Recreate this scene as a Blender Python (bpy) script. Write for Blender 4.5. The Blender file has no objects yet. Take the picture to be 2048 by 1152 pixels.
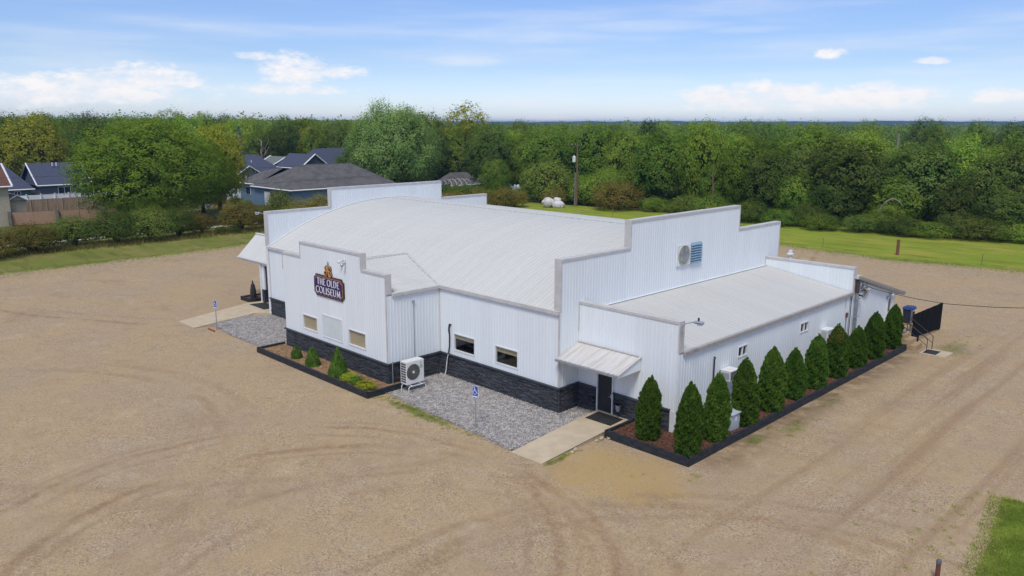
import bpy, math, random
import numpy as np
from mathutils import Vector, Matrix

# ---------------------------------------------------------------- camera, sky, sun, exposure
scene = bpy.context.scene
COL = scene.collection
CAM = (19.9625, -31.0034, 14.9348)
YAW, PITCH, ROLL, FPX = 0.7885, 0.2058, 0.0028, 1582.28
cd = bpy.data.cameras.new("camera"); cam = bpy.data.objects.new("camera", cd); COL.objects.link(cam)
cd.sensor_width = 36.0; cd.lens = 36.0 * FPX / 2048.0; cd.clip_start = 0.3; cd.clip_end = 12000
_f = Vector((-math.sin(YAW) * math.cos(PITCH), math.cos(YAW) * math.cos(PITCH), -math.sin(PITCH)))
_r = Vector((math.cos(YAW), math.sin(YAW), 0)); _u = _r.cross(_f)
_r2 = _r * math.cos(ROLL) + _u * math.sin(ROLL); _u2 = _u * math.cos(ROLL) - _r * math.sin(ROLL)
_m = Matrix((( _r2.x, _u2.x, -_f.x), (_r2.y, _u2.y, -_f.y), (_r2.z, _u2.z, -_f.z)))
cam.matrix_world = Matrix.Translation(CAM) @ _m.to_4x4()
scene.camera = cam

SUN_EL, SUN_AZ = math.radians(57), math.radians(147)      # azimuth clockwise from +Y
SKY_STRENGTH, SUN_STRENGTH, EXPOSURE = 0.085, 1.5, 0.66
HAZE_DENSITY = 1.6e-4
sd = bpy.data.lights.new("sun", 'SUN'); sun = bpy.data.objects.new("sun", sd); COL.objects.link(sun)
sd.energy = SUN_STRENGTH; sd.angle = math.radians(16); sd.color = (1.0, 0.95, 0.86)
_sv = Vector((math.sin(SUN_AZ) * math.cos(SUN_EL), math.cos(SUN_AZ) * math.cos(SUN_EL), math.sin(SUN_EL)))
sun.rotation_euler = (-_sv).to_track_quat('-Z', 'Y').to_euler(); sun.location = (0, -20, 60)
scene.view_settings.view_transform = 'Standard'; scene.view_settings.look = 'None'
scene.view_settings.gamma = 1.0; scene.view_settings.use_curve_mapping = False
scene.view_settings.exposure = EXPOSURE
scene.cycles.max_bounces = 6; scene.cycles.diffuse_bounces = 3; scene.cycles.transparent_max_bounces = 12
scene.cycles.volume_bounces = 0
scene.cycles.use_denoising = True


class NT:
    """small node-tree writer"""
    def __init__(s, tree): s.t = tree; s.L = tree.links
    def n(s, kind, **kw):
        nd = s.t.nodes.new(kind)
        for k, v in kw.items():
            if k[0] == '_':
                k = k[1:]; k = int(k) if k.isdigit() else k
                if isinstance(v, bpy.types.NodeSocket): s.L.new(v, nd.inputs[k])
                else: nd.inputs[k].default_value = v
            else: setattr(nd, k, v)
        return nd
    def math(s, op, a, b=None, c=None, clamp=False):
        nd = s.t.nodes.new('ShaderNodeMath'); nd.operation = op; nd.use_clamp = clamp
        for i, v in enumerate((a, b, c)):
            if v is None: continue
            if isinstance(v, bpy.types.NodeSocket): s.L.new(v, nd.inputs[i])
            else: nd.inputs[i].default_value = v
        return nd.outputs[0]
    def mix(s, f, a, b, mode='MIX'):
        nd = s.t.nodes.new('ShaderNodeMix'); nd.data_type = 'RGBA'; nd.blend_type = mode
        for i, v in ((0, f), (6, a), (7, b)):
            if isinstance(v, bpy.types.NodeSocket): s.L.new(v, nd.inputs[i])
            else: nd.inputs[i].default_value = v if i == 0 else (tuple(v) + (1,))[:4]
        return nd.outputs[2]
    def sstep(s, v, a, b):
        nd = s.n('ShaderNodeMapRange', interpolation_type='SMOOTHSTEP')
        s.L.new(v, nd.inputs[0]); nd.inputs[1].default_value = a; nd.inputs[2].default_value = b
        return nd.outputs[0]
    def noise(s, vec, scale, detail=3, rough=.55, sx=1, sy=1, sz=1, off=0):
        if (sx, sy, sz) != (1, 1, 1) or off:
            mp = s.n('ShaderNodeMapping', _Vector=vec, _Scale=(sx, sy, sz), _Location=(off, off * .7, off * .3)); vec = mp.outputs[0]
        return s.n('ShaderNodeTexNoise', _Vector=vec, _Scale=scale, _Detail=detail, _Roughness=rough).outputs[0]


# sky: physical sky with fair-weather clouds laid on the dome (azimuth from the viewing direction, elevation), repeated all round
CLOUDS = [(-0.5349,0.0315,0.0563,0.0184,1.00),(-0.4682,0.0403,0.0551,0.0190,1.00),(-0.4178,0.0458,0.0576,0.0173,1.00),
(-0.4934,0.0282,0.1267,0.0116,0.90),(-0.2599,0.0574,0.0433,0.0204,1.00),(-0.3050,0.0750,0.0234,0.0061,0.80),(-0.2224,0.0580,0.0410,0.0092,0.90),
(-0.2723,0.0384,0.0725,0.0074,0.80),(0.3697,0.0788,0.0189,0.0076,1.00),(0.2584,0.0296,0.0676,0.0138,1.00),(0.3174,0.0326,0.0597,0.0169,1.00),
(0.4036,0.0291,0.0753,0.0142,1.00),(0.4442,0.0314,0.0441,0.0118,0.90),(0.3404,0.0200,0.1491,0.0079,0.80),(0.4230,0.0425,0.0277,0.0065,0.70),
(0.5396,0.0291,0.0267,0.0087,0.90),(0.4727,0.0668,0.0172,0.0042,0.70)]
WISPS = [(-0.0580,0.0733,0.0548,0.0093,0.45),(0.1643,0.1129,0.1092,0.0090,0.40),(0.0402,0.0059,0.0431,0.0048,0.70),(0.2792,0.1070,0.0656,0.0055,0.30)]
world = bpy.data.worlds.new("World"); scene.world = world; world.use_nodes = True
wt = NT(world.node_tree); world.node_tree.nodes.clear()
tc = wt.n('ShaderNodeTexCoord').outputs['Generated']
sx = wt.n('ShaderNodeSeparateXYZ', _0=tc)
el = wt.math('ARCSINE', sx.outputs[2])
c0 = math.atan2(-math.sin(YAW), math.cos(YAW))
# azimuth relative to c0: rotate the direction first, so the seam is behind
rx = wt.math('ADD', wt.math('MULTIPLY', sx.outputs[0], math.cos(c0)), wt.math('MULTIPLY', sx.outputs[1], -math.sin(c0)))
ry = wt.math('ADD', wt.math('MULTIPLY', sx.outputs[0], math.sin(c0)), wt.math('MULTIPLY', sx.outputs[1], math.cos(c0)))
azr = wt.math('ARCTAN2', rx, ry)
SPAN = math.pi / 5
az = wt.math('SUBTRACT', wt.math('PINGPONG', wt.math('ADD', azr, SPAN), 2 * SPAN), SPAN)
pv = wt.n('ShaderNodeCombineXYZ', _0=wt.math('MULTIPLY', azr, 1.0), _1=wt.math('MULTIPLY', el, 2.2), _2=0.0).outputs[0]
nz = wt.noise(pv, 24, 7, .62)
nzf = wt.noise(pv, 85, 5, .65, off=3)
nn = wt.math('ADD', wt.math('MULTIPLY', wt.math('SUBTRACT', nz, .5), 3.6), wt.math('MULTIPLY', wt.math('SUBTRACT', nzf, .5), 1.7))
def blob(a, e, w, h, flat=True):
    dx = wt.math('DIVIDE', wt.math('SUBTRACT', az, a), w)
    dy = wt.math('DIVIDE', wt.math('SUBTRACT', el, e), h)
    if flat: dy = wt.math('MULTIPLY', dy, wt.math('ADD', 1.0, wt.math('MULTIPLY', wt.math('LESS_THAN', dy, 0.0), .15)))
    return wt.math('SUBTRACT', 1.0, wt.math('ADD', wt.math('MULTIPLY', dx, dx), wt.math('MULTIPLY', dy, dy)))
cov = None
for a, e, w, h, st in CLOUDS:
    b = wt.math('MULTIPLY', wt.sstep(wt.math('ADD', blob(a, e, w, h), nn), -.5, 1.15), st)
    cov = b if cov is None else wt.math('MAXIMUM', cov, b)
pw = wt.n('ShaderNodeCombineXYZ', _0=azr, _1=wt.math('MULTIPLY', el, 11.0), _2=0.0).outputs[0]
streak = wt.noise(pw, 4.2, 3, .5, off=7)
for a, e, w, h, st in WISPS:
    b = wt.math('MULTIPLY', wt.sstep(wt.math('ADD', blob(a, e, w, h, False), wt.math('MULTIPLY', wt.math('SUBTRACT', streak, .5), 2.5)), -.3, 1.6), st)
    cov = wt.math('MAXIMUM', cov, b)
cov = wt.math('MAXIMUM', cov, wt.math('MULTIPLY', wt.sstep(streak, .40, .86), .36))
# thin high cloud on a flat layer, unseen, added for soft white light
zz = wt.math('MAXIMUM', sx.outputs[2], .06)
hp = wt.n('ShaderNodeCombineXYZ', _0=wt.math('DIVIDE', sx.outputs[0], zz), _1=wt.math('DIVIDE', sx.outputs[1], zz), _2=0.0).outputs[0]
high = wt.math('MULTIPLY', wt.sstep(wt.noise(hp, 1.1, 5, .6), .36, .70), wt.sstep(el, .15, .5))
cov = wt.math('MAXIMUM', cov, wt.math('MULTIPLY', high, .8))
sky = wt.n('ShaderNodeTexSky', sky_type='NISHITA', sun_disc=False, sun_elevation=SUN_EL, sun_rotation=SUN_AZ,
           air_density=1.0, dust_density=0.6, ozone_density=2.0, altitude=200)
tint = wt.mix(wt.sstep(el, .0, .085), (.96, 1.06, 1.42), (.70, .785, 1.06))
skyc = wt.mix(1.0, sky.outputs[0], tint, 'MULTIPLY')
CLOUDC = (7.4, 7.25, 7.3)
skyc = wt.mix(cov, skyc, wt.mix(wt.sstep(wt.math('ADD', nz, wt.math('MULTIPLY', nzf, .4)), .60, .82), (6.75, 6.8, 7.2), CLOUDC))
bg = wt.n('ShaderNodeBackground', _Color=skyc, _Strength=SKY_STRENGTH)
wo = wt.n('ShaderNodeOutputWorld', _Surface=bg.outputs[0])


# ---------------------------------------------------------------- materials
def mat_base(name):
    m = bpy.data.materials.new(name); m.use_nodes = True; m.node_tree.nodes.clear()
    return m, NT(m.node_tree)

def finish(m, t, color, rough=.6, metal=0.0, spec=.4, bump=None, bstr=.3, bdist=.02, emit=None):
    p = t.n('ShaderNodeBsdfPrincipled')
    for k, v in (('Base Color', color), ('Roughness', rough), ('Metallic', metal), ('Specular IOR Level', spec)):
        if isinstance(v, bpy.types.NodeSocket): t.L.new(v, p.inputs[k])
        else: p.inputs[k].default_value = (tuple(v) + (1,)) if k == 'Base Color' else v
    if bump is not None:
        b = t.n('ShaderNodeBump', _Strength=bstr, _Distance=bdist, _Height=bump); t.L.new(b.outputs[0], p.inputs['Normal'])
    o = t.n('ShaderNodeOutputMaterial', _Surface=p.outputs[0])
    return m

def mul(c, k): return tuple(min(1, x * k) for x in c)

def M(name, col, rough=.6, col2=None, scale=3.0, stretch=(1, 1, 1), detail=4, lo=.35, hi=.65, metal=0.0, spec=.4, bump=0, bscale=30, isl=0):
    m, t = mat_base(name)
    co = t.n('ShaderNodeTexCoord').outputs['Object']
    c2 = col2 or mul(col, .82)
    f = t.sstep(t.noise(co, scale, detail, .6, *stretch), lo, hi)
    c = t.mix(f, col, c2)
    if isl:
        ri = t.n('ShaderNodeNewGeometry').outputs['Random Per Island']
        k = t.n('ShaderNodeMapRange', _Value=ri, _3=1 - isl, _4=1 + isl).outputs[0]
        c = t.mix(1.0, c, t.n('ShaderNodeCombineColor', _0=k, _1=k, _2=k).outputs[0], 'MULTIPLY')
    bm = t.noise(co, bscale, 4, .6) if bump else None
    return finish(m, t, c, rough, metal, spec, bm, bump)

def leaf(name, c1, c2, c3=None, trans=.35, nscale=.45, ohue=.12):
    """foliage: colour differs leaf to leaf, clump to clump and plant to plant"""
    m, t = mat_base(name)
    geo = t.n('ShaderNodeNewGeometry'); co = t.n('ShaderNodeTexCoord').outputs['Object']
    oi = t.n('ShaderNodeObjectInfo').outputs['Random']
    c = t.mix(t.math('ADD', .28, t.math('MULTIPLY', geo.outputs['Random Per Island'], .38)), c1, c2)
    cl = t.noise(geo.outputs['Position'], nscale, 3, .6)
    c = t.mix(t.sstep(cl, .42, .68), c, c3 or mul(c2, 1.25))
    hs = t.n('ShaderNodeHueSaturation', _Color=c)
    t.L.new(t.n('ShaderNodeMapRange', _Value=oi, _3=.5 - ohue * .13, _4=.5 + ohue * .07).outputs[0], hs.inputs['Hue'])
    t.L.new(t.n('ShaderNodeMapRange', _Value=t.math('FRACT', t.math('MULTIPLY', oi, 7.31)), _3=1 - ohue * 2.4, _4=1 + ohue * 3.2).outputs[0], hs.inputs['Value'])
    d = t.n('ShaderNodeBsdfDiffuse', _Color=hs.outputs[0])
    tr = t.n('ShaderNodeBsdfTranslucent', _Color=t.mix(1.0, hs.outputs[0], (1.9 * trans, 2.1 * trans, 1.1 * trans), 'MULTIPLY'))
    mx = t.n('ShaderNodeAddShader', _0=d.outputs[0], _1=tr.outputs[0])
    t.n('ShaderNodeOutputMaterial', _Surface=mx.outputs[0])
    return m

def glass(name, tint=(.95, .95, .93), dark=0.0):
    m, t = mat_base(name)
    tr = t.n('ShaderNodeBsdfTransparent', _Color=tint + (1,)); gl = t.n('ShaderNodeBsdfGlossy', _Roughness=.03)
    fr = t.n('ShaderNodeLayerWeight', _Blend=.5)
    k = t.math('ADD', t.math('MULTIPLY', t.math('POWER', fr.outputs[1], 4.0), .55), .045)
    mx = t.n('ShaderNodeMixShader', _0=k, _1=tr.outputs[0], _2=gl.outputs[0])
    t.n('ShaderNodeOutputMaterial', _Surface=mx.outputs[0])
    return m

m, t = mat_base('white_siding_paint'); co = t.n('ShaderNodeNewGeometry').outputs['Position']
c = t.mix(t.sstep(t.noise(co, 1.0, 4, .6, 3, 3, .25), .3, .75), (.775, .815, .83), (.745, .785, .80))
c = t.mix(t.math('MULTIPLY', t.sstep(t.noise(co, 2.2, 5, .7, 3, 3, .35, 4), .60, .80), .16), c, (.56, .57, .56))
SIDING_SRC = (m, t, c)
def _pending(): pass
def sheet_vary(t, c, k=.03):
    oi = t.n('ShaderNodeObjectInfo').outputs['Random']
    v = t.n('ShaderNodeMapRange', _Value=oi, _3=1 - k, _4=1 + k).outputs[0]
    return t.mix(1.0, c, t.n('ShaderNodeCombineColor', _0=v, _1=v, _2=v).outputs[0], 'MULTIPLY')
def roof_metal(name, a, b, dirt, sy):
    m, t = mat_base(name); co = t.n('ShaderNodeTexCoord').outputs['Object']
    c = t.mix(t.sstep(t.noise(co, 1.0, 4, .6, *sy), .35, .7), a, b)
    c = t.mix(t.math('MULTIPLY', t.sstep(t.noise(co, .35, 5, .65, off=5), .5, .75), .5), c, dirt)
    return finish(m, t, sheet_vary(t, c, .018), .5, 0, .35)
SIDING = finish(SIDING_SRC[0], SIDING_SRC[1], sheet_vary(SIDING_SRC[1], SIDING_SRC[2], .022), .42, 0, .4)
ROOF = roof_metal('weathered_white_roof_metal', (.60, .60, .56), (.565, .565, .525), (.525, .51, .46), (4, .4, .4))
ROOFW = roof_metal('weathered_grey_roof_metal', (.55, .545, .51), (.52, .51, .475), (.475, .455, .405), (.4, 4, .4))
CANOPYM = roof_metal('dirty_canopy_metal', (.62, .60, .57), (.50, .47, .42), (.38, .35, .30), (6, .5, .5))
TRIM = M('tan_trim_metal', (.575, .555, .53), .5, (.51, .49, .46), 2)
EAVE = M('shaded_tan_gutter', (.40, .375, .345), .55, (.33, .31, .285), 3)  # trim tan darkened: shade under the wing eave put into the colour
WHITET = M('white_trim_metal', (.76, .78, .79), .45, (.70, .72, .73), 2)
STONE = M('charcoal_ledgestone', (.040, .044, .052), .75, (.075, .078, .085), 9, (1, 1, 3), spec=.3, bump=.4, bscale=25, isl=.45)
LEDGE = M('charcoal_cap_stone', (.035, .038, .046), .6, (.055, .058, .066), 4)
TIMBER = M('black_stained_timber', (.014, .017, .022), .75, (.034, .037, .042), 2.5, (1, 1, 4), bump=.3, bscale=18)
DOORM = M('black_door_paint', (.012, .014, .022), .35, (.018, .02, .03), 3)
DARK = M('dark_interior', (.012, .012, .012), .8)
BLIND = M('beige_roller_blind', (.54, .455, .31), .85, (.50, .42, .285), 2)
PANELW = M('pale_infill_board', (.66, .71, .69), .5, (.62, .67, .66), 1.5)
GLASS = glass('window_glass')
CONC = M('tan_concrete', (.55, .45, .31), .85, (.48, .39, .265), 1.3, bump=.15, bscale=60)
CONCSIDE = M('old_concrete', (.46, .385, .26), .9, (.36, .30, .20), 4, bump=.3, bscale=30)
STEPC = M('worn_step_concrete', (.46, .33, .18), .9, (.34, .24, .14), 3, bump=.3, bscale=30)
RUBBER = M('black_rubber', (.02, .022, .024), .7, (.035, .036, .036), 6)
BLKMETAL = M('black_metal', (.015, .015, .017), .5)
GALV = M('galvanised_steel', (.42, .46, .50), .4, (.34, .38, .42), 5, metal=.6)
PLASTICW = M('white_enamel', (.74, .74, .72), .35, (.70, .70, .675), 2)
GREYBOX = M('grey_enamel', (.45, .50, .54), .45, (.40, .45, .49), 2)
BLUELOUV = M('blue_grey_louvre', (.26, .38, .47), .5, (.21, .32, .41), 3)
GRILLE = M('dark_grille', (.06, .062, .055), .6)
PURPLE = M('purple_sign_paint', (.032, .012, .105), .4, (.026, .01, .085), 3)
DARKPURPLE = M('dark_purple_border', (.022, .010, .035), .45)
GOLD = M('gold_sign_paint', (.62, .33, .08), .4, (.5, .26, .09), 6)
COPPER = M('copper_sign_paint', (.26, .10, .06), .45, (.21, .085, .06), 6)
LETTERW = M('white_letter_paint', (.82, .82, .84), .45, (.78, .78, .8), 3)
BLUESIGN = M('blue_sign_sheeting', (.012, .085, .36), .4, (.012, .075, .32), 3)
BLUEBIN = M('blue_plastic', (.012, .05, .20), .4, (.01, .04, .16), 3)
RUST = M('rusty_steel', (.24, .085, .045), .75, (.15, .06, .04), 6, bump=.2, bscale=30)
WOODPOLE = M('weathered_pole_wood', (.19, .12, .07), .85, (.12, .08, .05), 3, (3, 3, .4))
BARK = M('tree_bark', (.085, .065, .048), .9, (.05, .04, .03), 3, (3, 3, .6), bump=.5, bscale=12)
BARKPALE = M('pale_bare_wood', (.30, .26, .21), .85, (.22, .19, .15), 3, (3, 3, .6))
ROCK = M('pale_boulder', (.66, .64, .61), .9, (.44, .42, .40), 1.5, bump=.6, bscale=4)
MULCH = M('red_bark_mulch', (.165, .072, .043), .95, (.095, .043, .028), 9, lo=.4, hi=.6, bump=.8, bscale=40)
MULCHTAN = M('tan_wood_mulch', (.36, .23, .12), .95, (.22, .13, .07), 8, lo=.4, hi=.6, bump=.8, bscale=40)
STONES = M('grey_river_gravel', (.43, .395, .36), .8, (.25, .24, .235), 3, lo=.3, hi=.7, isl=.5)
GBASE = M('gravel_bed_base', (.26, .245, .235), .95, (.15, .15, .155), 14, lo=.4, hi=.6, bump=.8, bscale=45)
SHINGLEB = M('blue_black_shingle', (.050, .060, .098), .85, (.068, .078, .118), 3, detail=6)
SHINGLEG = M('grey_brown_shingle', (.125, .12, .118), .9, (.085, .082, .082), .7, (1, 1, 1), detail=7)
SHINGLER = M('red_brown_shingle', (.16, .075, .045), .9, (.11, .05, .032), 3)
SHINGLEM = M('mossy_grey_shingle', (.17, .19, .18), .9, (.13, .15, .14), 2)
WALLBLUE = M('blue_lap_siding', (.145, .22, .315), .6, (.125, .195, .285), 2)
WALLNAVY = M('slate_blue_lap_siding', (.085, .112, .145), .65, (.075, .098, .128), 2)
WALLBEIGE = M('beige_lap_siding', (.48, .42, .31), .65, (.43, .38, .28), 2)
BRICKRED = M('red_brick_wall', (.16, .065, .045), .85, (.11, .048, .036), 6)
VINYL = M('white_vinyl', (.74, .75, .77), .4, (.70, .71, .73), 2)
CEDAR = M('weathered_cedar_board', (.33, .225, .14), .85, (.23, .165, .115), 1.1, (2, 2, .3), isl=.25)
PINKPANEL = M('salmon_fence_panel', (.44, .265, .175), .85, (.37, .23, .155), 1.2)
GREYWOOD = M('grey_weathered_wood', (.20, .18, .16), .85, (.15, .135, .12), 2)
TARP = M('white_tarpaulin', (.66, .74, .80), .5, (.52, .60, .68), 2.5)
PIPEW = M('white_pvc', (.72, .72, .72), .4)

L_ELM = leaf('elm_leaves', (0.070, 0.117, 0.016), (0.123, 0.182, 0.024), (0.156, 0.194, 0.027), ohue=.10)
L_MID = leaf('broadleaf_leaves', (0.070, 0.123, 0.020), (0.129, 0.199, 0.031), (0.164, 0.209, 0.031), ohue=.16)
L_DARK = leaf('dark_oak_leaves', (0.041, 0.074, 0.016), (0.077, 0.119, 0.024), (0.103, 0.130, 0.034), ohue=.14)
L_YEL = leaf('yellowing_leaves', (0.146, 0.178, 0.022), (0.238, 0.242, 0.030), (0.270, 0.248, 0.029), ohue=.06)
L_SILV = leaf('silvery_cottonwood_leaves', (0.090, 0.150, 0.040), (0.164, 0.238, 0.070), (0.200, 0.260, 0.085), ohue=.04)
L_SPRU = leaf('blue_spruce_needles', (0.088, 0.150, 0.137), (0.150, 0.220, 0.202), trans=.05)
L_ARB = leaf('arborvitae_sprays', (0.029, 0.070, 0.010), (0.060, 0.115, 0.017), (0.072, 0.128, 0.019), nscale=2.2, trans=.2, ohue=.07)
L_CON = leaf('dwarf_spruce_needles', (0.042, 0.096, 0.014), (0.090, 0.156, 0.026), nscale=3.0, trans=.1, ohue=.05)
L_GOLD = leaf('gold_shrub_leaves', (0.132, 0.180, 0.018), (0.240, 0.252, 0.026), nscale=3.0)
L_BUSH = leaf('hedgerow_leaves', (.058, .098, .020), (.105, .150, .030), (.125, .140, .030), nscale=.8, ohue=.14)
L_RUSTY = leaf('reddening_shrub_leaves', (0.105, 0.105, 0.025), (0.158, 0.147, 0.034), (0.183, 0.130, 0.031), nscale=.6, ohue=.14)
L_GRASS = leaf('grass_blades', (0.115, 0.166, 0.030), (0.184, 0.224, 0.043), nscale=.9, ohue=.02)
L_FAR = leaf('far_wood_leaves', (0.066, 0.113, 0.021), (0.126, 0.185, 0.033), (0.176, 0.208, 0.041), nscale=.05, ohue=.0)


# ---------------------------------------------------------------- mesh helpers
ORG = {}            # world origin of every object made here
def tag(o, label=None, cat=None, group=None, kind=None):
    if label: o['label'] = label
    if cat: o['category'] = cat
    if group: o['group'] = group
    if kind: o['kind'] = kind
    return o

def thing(name, loc, label, cat, group=None):
    o = bpy.data.objects.new(name, None); COL.objects.link(o); o.location = loc
    o.empty_display_size = .3; ORG[o.name] = Vector(loc)
    return tag(o, label, cat, group)

class MB:
    def __init__(s): s.v = []; s.f = []
    def quad(s, a, b, c, d): i = len(s.v); s.v += [a, b, c, d]; s.f.append((i, i + 1, i + 2, i + 3)); return s
    def tri(s, a, b, c): i = len(s.v); s.v += [a, b, c]; s.f.append((i, i + 1, i + 2)); return s
    def poly(s, pts): i = len(s.v); s.v += list(pts); s.f.append(tuple(range(i, i + len(pts)))); return s
    def box(s, x0, x1, y0, y1, z0, z1):
        x0, x1 = min(x0, x1), max(x0, x1); y0, y1 = min(y0, y1), max(y0, y1); z0, z1 = min(z0, z1), max(z0, z1)
        i = len(s.v)
        s.v += [(x0, y0, z0), (x1, y0, z0), (x1, y1, z0), (x0, y1, z0), (x0, y0, z1), (x1, y0, z1), (x1, y1, z1), (x0, y1, z1)]
        s.f += [tuple(i + k for k in q) for q in ((0, 3, 2, 1), (4, 5, 6, 7), (0, 1, 5, 4), (1, 2, 6, 5), (2, 3, 7, 6), (3, 0, 4, 7))]
        return s
    def obox(s, O, u, n, u0, u1, n0, n1, z0, z1):
        """box in a wall frame: u along the wall, n outward, z up"""
        O, u, n = Vector(O), Vector(u), Vector(n); i = len(s.v)
        for z in (z0, z1):
            for a, b in ((u0, n0), (u1, n0), (u1, n1), (u0, n1)): s.v.append(tuple(O + u * a + n * b + Vector((0, 0, z))))
        s.f += [tuple(i + k for k in q) for q in ((0, 3, 2, 1), (4, 5, 6, 7), (0, 1, 5, 4), (1, 2, 6, 5), (2, 3, 7, 6), (3, 0, 4, 7))]
        return s
    def prism(s, pts, ext):
        """closed polygon pts (3-D) extruded by vector ext"""
        i = len(s.v); n = len(pts); e = Vector(ext)
        s.v += [tuple(p) for p in pts] + [tuple(Vector(p) + e) for p in pts]
        s.f.append(tuple(range(i + n - 1, i - 1, -1))); s.f.append(tuple(range(i + n, i + 2 * n)))
        for k in range(n): j = (k + 1) % n; s.f.append((i + k, i + j, i + n + j, i + n + k))
        return s
    def tube(s, path, r, n=8, cap=True):
        path = [Vector(p) for p in path]; rs = r if isinstance(r, (list, tuple)) else [r] * len(path)
        i = len(s.v); ref = None
        for k, p in enumerate(path):
            t = (path[min(k + 1, len(path) - 1)] - path[max(k - 1, 0)]).normalized()
            if ref is None: ref = Vector((0, 0, 1)) if abs(t.z) < .9 else Vector((1, 0, 0))
            a = t.cross(ref).normalized(); b = a.cross(t).normalized(); ref = b
            for q in range(n):
                an = 2 * math.pi * q / n; s.v.append(tuple(p + (a * math.cos(an) + b * math.sin(an)) * rs[k]))
        for k in range(len(path) - 1):
            for q in range(n):
                w = (q + 1) % n; s.f.append((i + k * n + q, i + k * n + w, i + (k + 1) * n + w, i + (k + 1) * n + q))
        if cap:
            s.f.append(tuple(i + q for q in range(n - 1, -1, -1))); s.f.append(tuple(i + (len(path) - 1) * n + q for q in range(n)))
        return s
    def lathe(s, prof, c=(0, 0, 0), n=16):
        return s.tube([(c[0], c[1], c[2] + z) for r, z in prof], [max(r, .001) for r, z in prof], n)
    def build(s, name, mat, parent=None, smooth=False, origin=None):
        me = bpy.data.meshes.new(name)
        V = np.array(s.v, dtype=float)
        if parent is not None: org = ORG[parent.name] if origin is None else Vector(origin)
        elif origin is not None: org = Vector(origin)
        else: org = Vector(((V[:, 0].min() + V[:, 0].max()) / 2, (V[:, 1].min() + V[:, 1].max()) / 2, V[:, 2].min()))
        me.from_pydata([tuple(p) for p in (V - np.array(org))], [], s.f); me.update()
        me.materials.append(mat)
        if smooth:
            for p in me.polygons: p.use_smooth = True
        o = bpy.data.objects.new(name, me); COL.objects.link(o); ORG[o.name] = Vector(org)
        if parent is not None:
            o.parent = parent; o.location = Vector(org) - ORG[parent.name]
        else: o.location = org
        return o

def link_copy(src, parent, offset=(0, 0, 0)):
    o = src.copy(); COL.objects.link(o); o.parent = parent; o.location = Vector(src.location) + Vector(offset)
    ORG[o.name] = ORG[src.name] + Vector(offset)
    return o

def np_mesh(name, V, Q, mat, smooth=False, normals=None):
    me = bpy.data.meshes.new(name); k = Q.shape[1]
    me.vertices.add(len(V)); me.vertices.foreach_set('co', V.astype(np.float32).ravel())
    me.loops.add(Q.size); me.loops.foreach_set('vertex_index', Q.astype(np.int32).ravel())
    me.polygons.add(len(Q)); me.polygons.foreach_set('loop_start', np.arange(len(Q), dtype=np.int32) * k)
    try: me.polygons.foreach_set('loop_total', np.full(len(Q), k, np.int32))
    except Exception: pass
    if smooth: me.polygons.foreach_set('use_smooth', np.ones(len(Q), bool))
    me.update(calc_edges=True); me.validate()
    if normals is not None:
        me.polygons.foreach_set('use_smooth', np.ones(len(Q), bool)); me.normals_split_custom_set_from_vertices(normals.tolist())
    if mat is not None: me.materials.append(mat)
    return me

def unit(a): return a / np.maximum(np.linalg.norm(a, axis=-1, keepdims=True), 1e-9)

def leaf_quads(P, Nn, size, rng, aspect=.6, tang=None):
    """one rhombic leaf per point"""
    n = len(P); r = rng.normal(size=(n, 3)) if tang is None else tang + rng.normal(size=(n, 3)) * .35
    t = unit(r - Nn * (r * Nn).sum(1, keepdims=True)); b = np.cross(Nn, t)
    L = (np.asarray(size) * rng.uniform(.7, 1.3, n))[:, None]
    V = np.stack([P - t * L * .5, P - b * L * aspect * .5, P + t * L * .5, P + b * L * aspect * .5], 1).reshape(-1, 3)
    return V, np.arange(n * 4).reshape(n, 4)

def sm(t): t = np.clip(t, 0, 1); return t * t * (3 - 2 * t)
def tz(x, y):
    """ground height: level round the hall, falling away beyond the tree lines"""
    r = -6.5 * sm((y - (80 + .08 * (x + 30))) / 80) * sm((x + 190) / 90)
    l = -2.3 * sm((-x - 95) / 70)
    return np.minimum(r, l)

# ---------------------------------------------------------------- ground
rng = np.random.default_rng(7)
def axis(lo, hi, fine0, fine1, step, far):
    a = list(np.arange(fine0, fine1 + .1, step)); x = fine1; s = step
    while x < hi: s *= 1.35; x += min(s, far); a.append(x)
    x = fine0; s = step
    while x > lo: s *= 1.35; x -= min(s, far); a.insert(0, x)
    return np.array(a)
def grid_mesh(name, xs, ys, zf, mat):
    X, Y = np.meshgrid(xs, ys); Z = zf(X, Y); V = np.stack([X, Y, Z], -1).reshape(-1, 3)
    nx, ny = len(xs), len(ys); i = (np.arange(ny - 1)[:, None] * nx + np.arange(nx - 1)[None]).ravel()
    Q = np.stack([i, i + 1, i + nx + 1, i + nx], 1)
    o = bpy.data.objects.new(name, np_mesh(name, V, Q, mat, True)); COL.objects.link(o); ORG[o.name] = Vector((0, 0, 0)); return o

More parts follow.
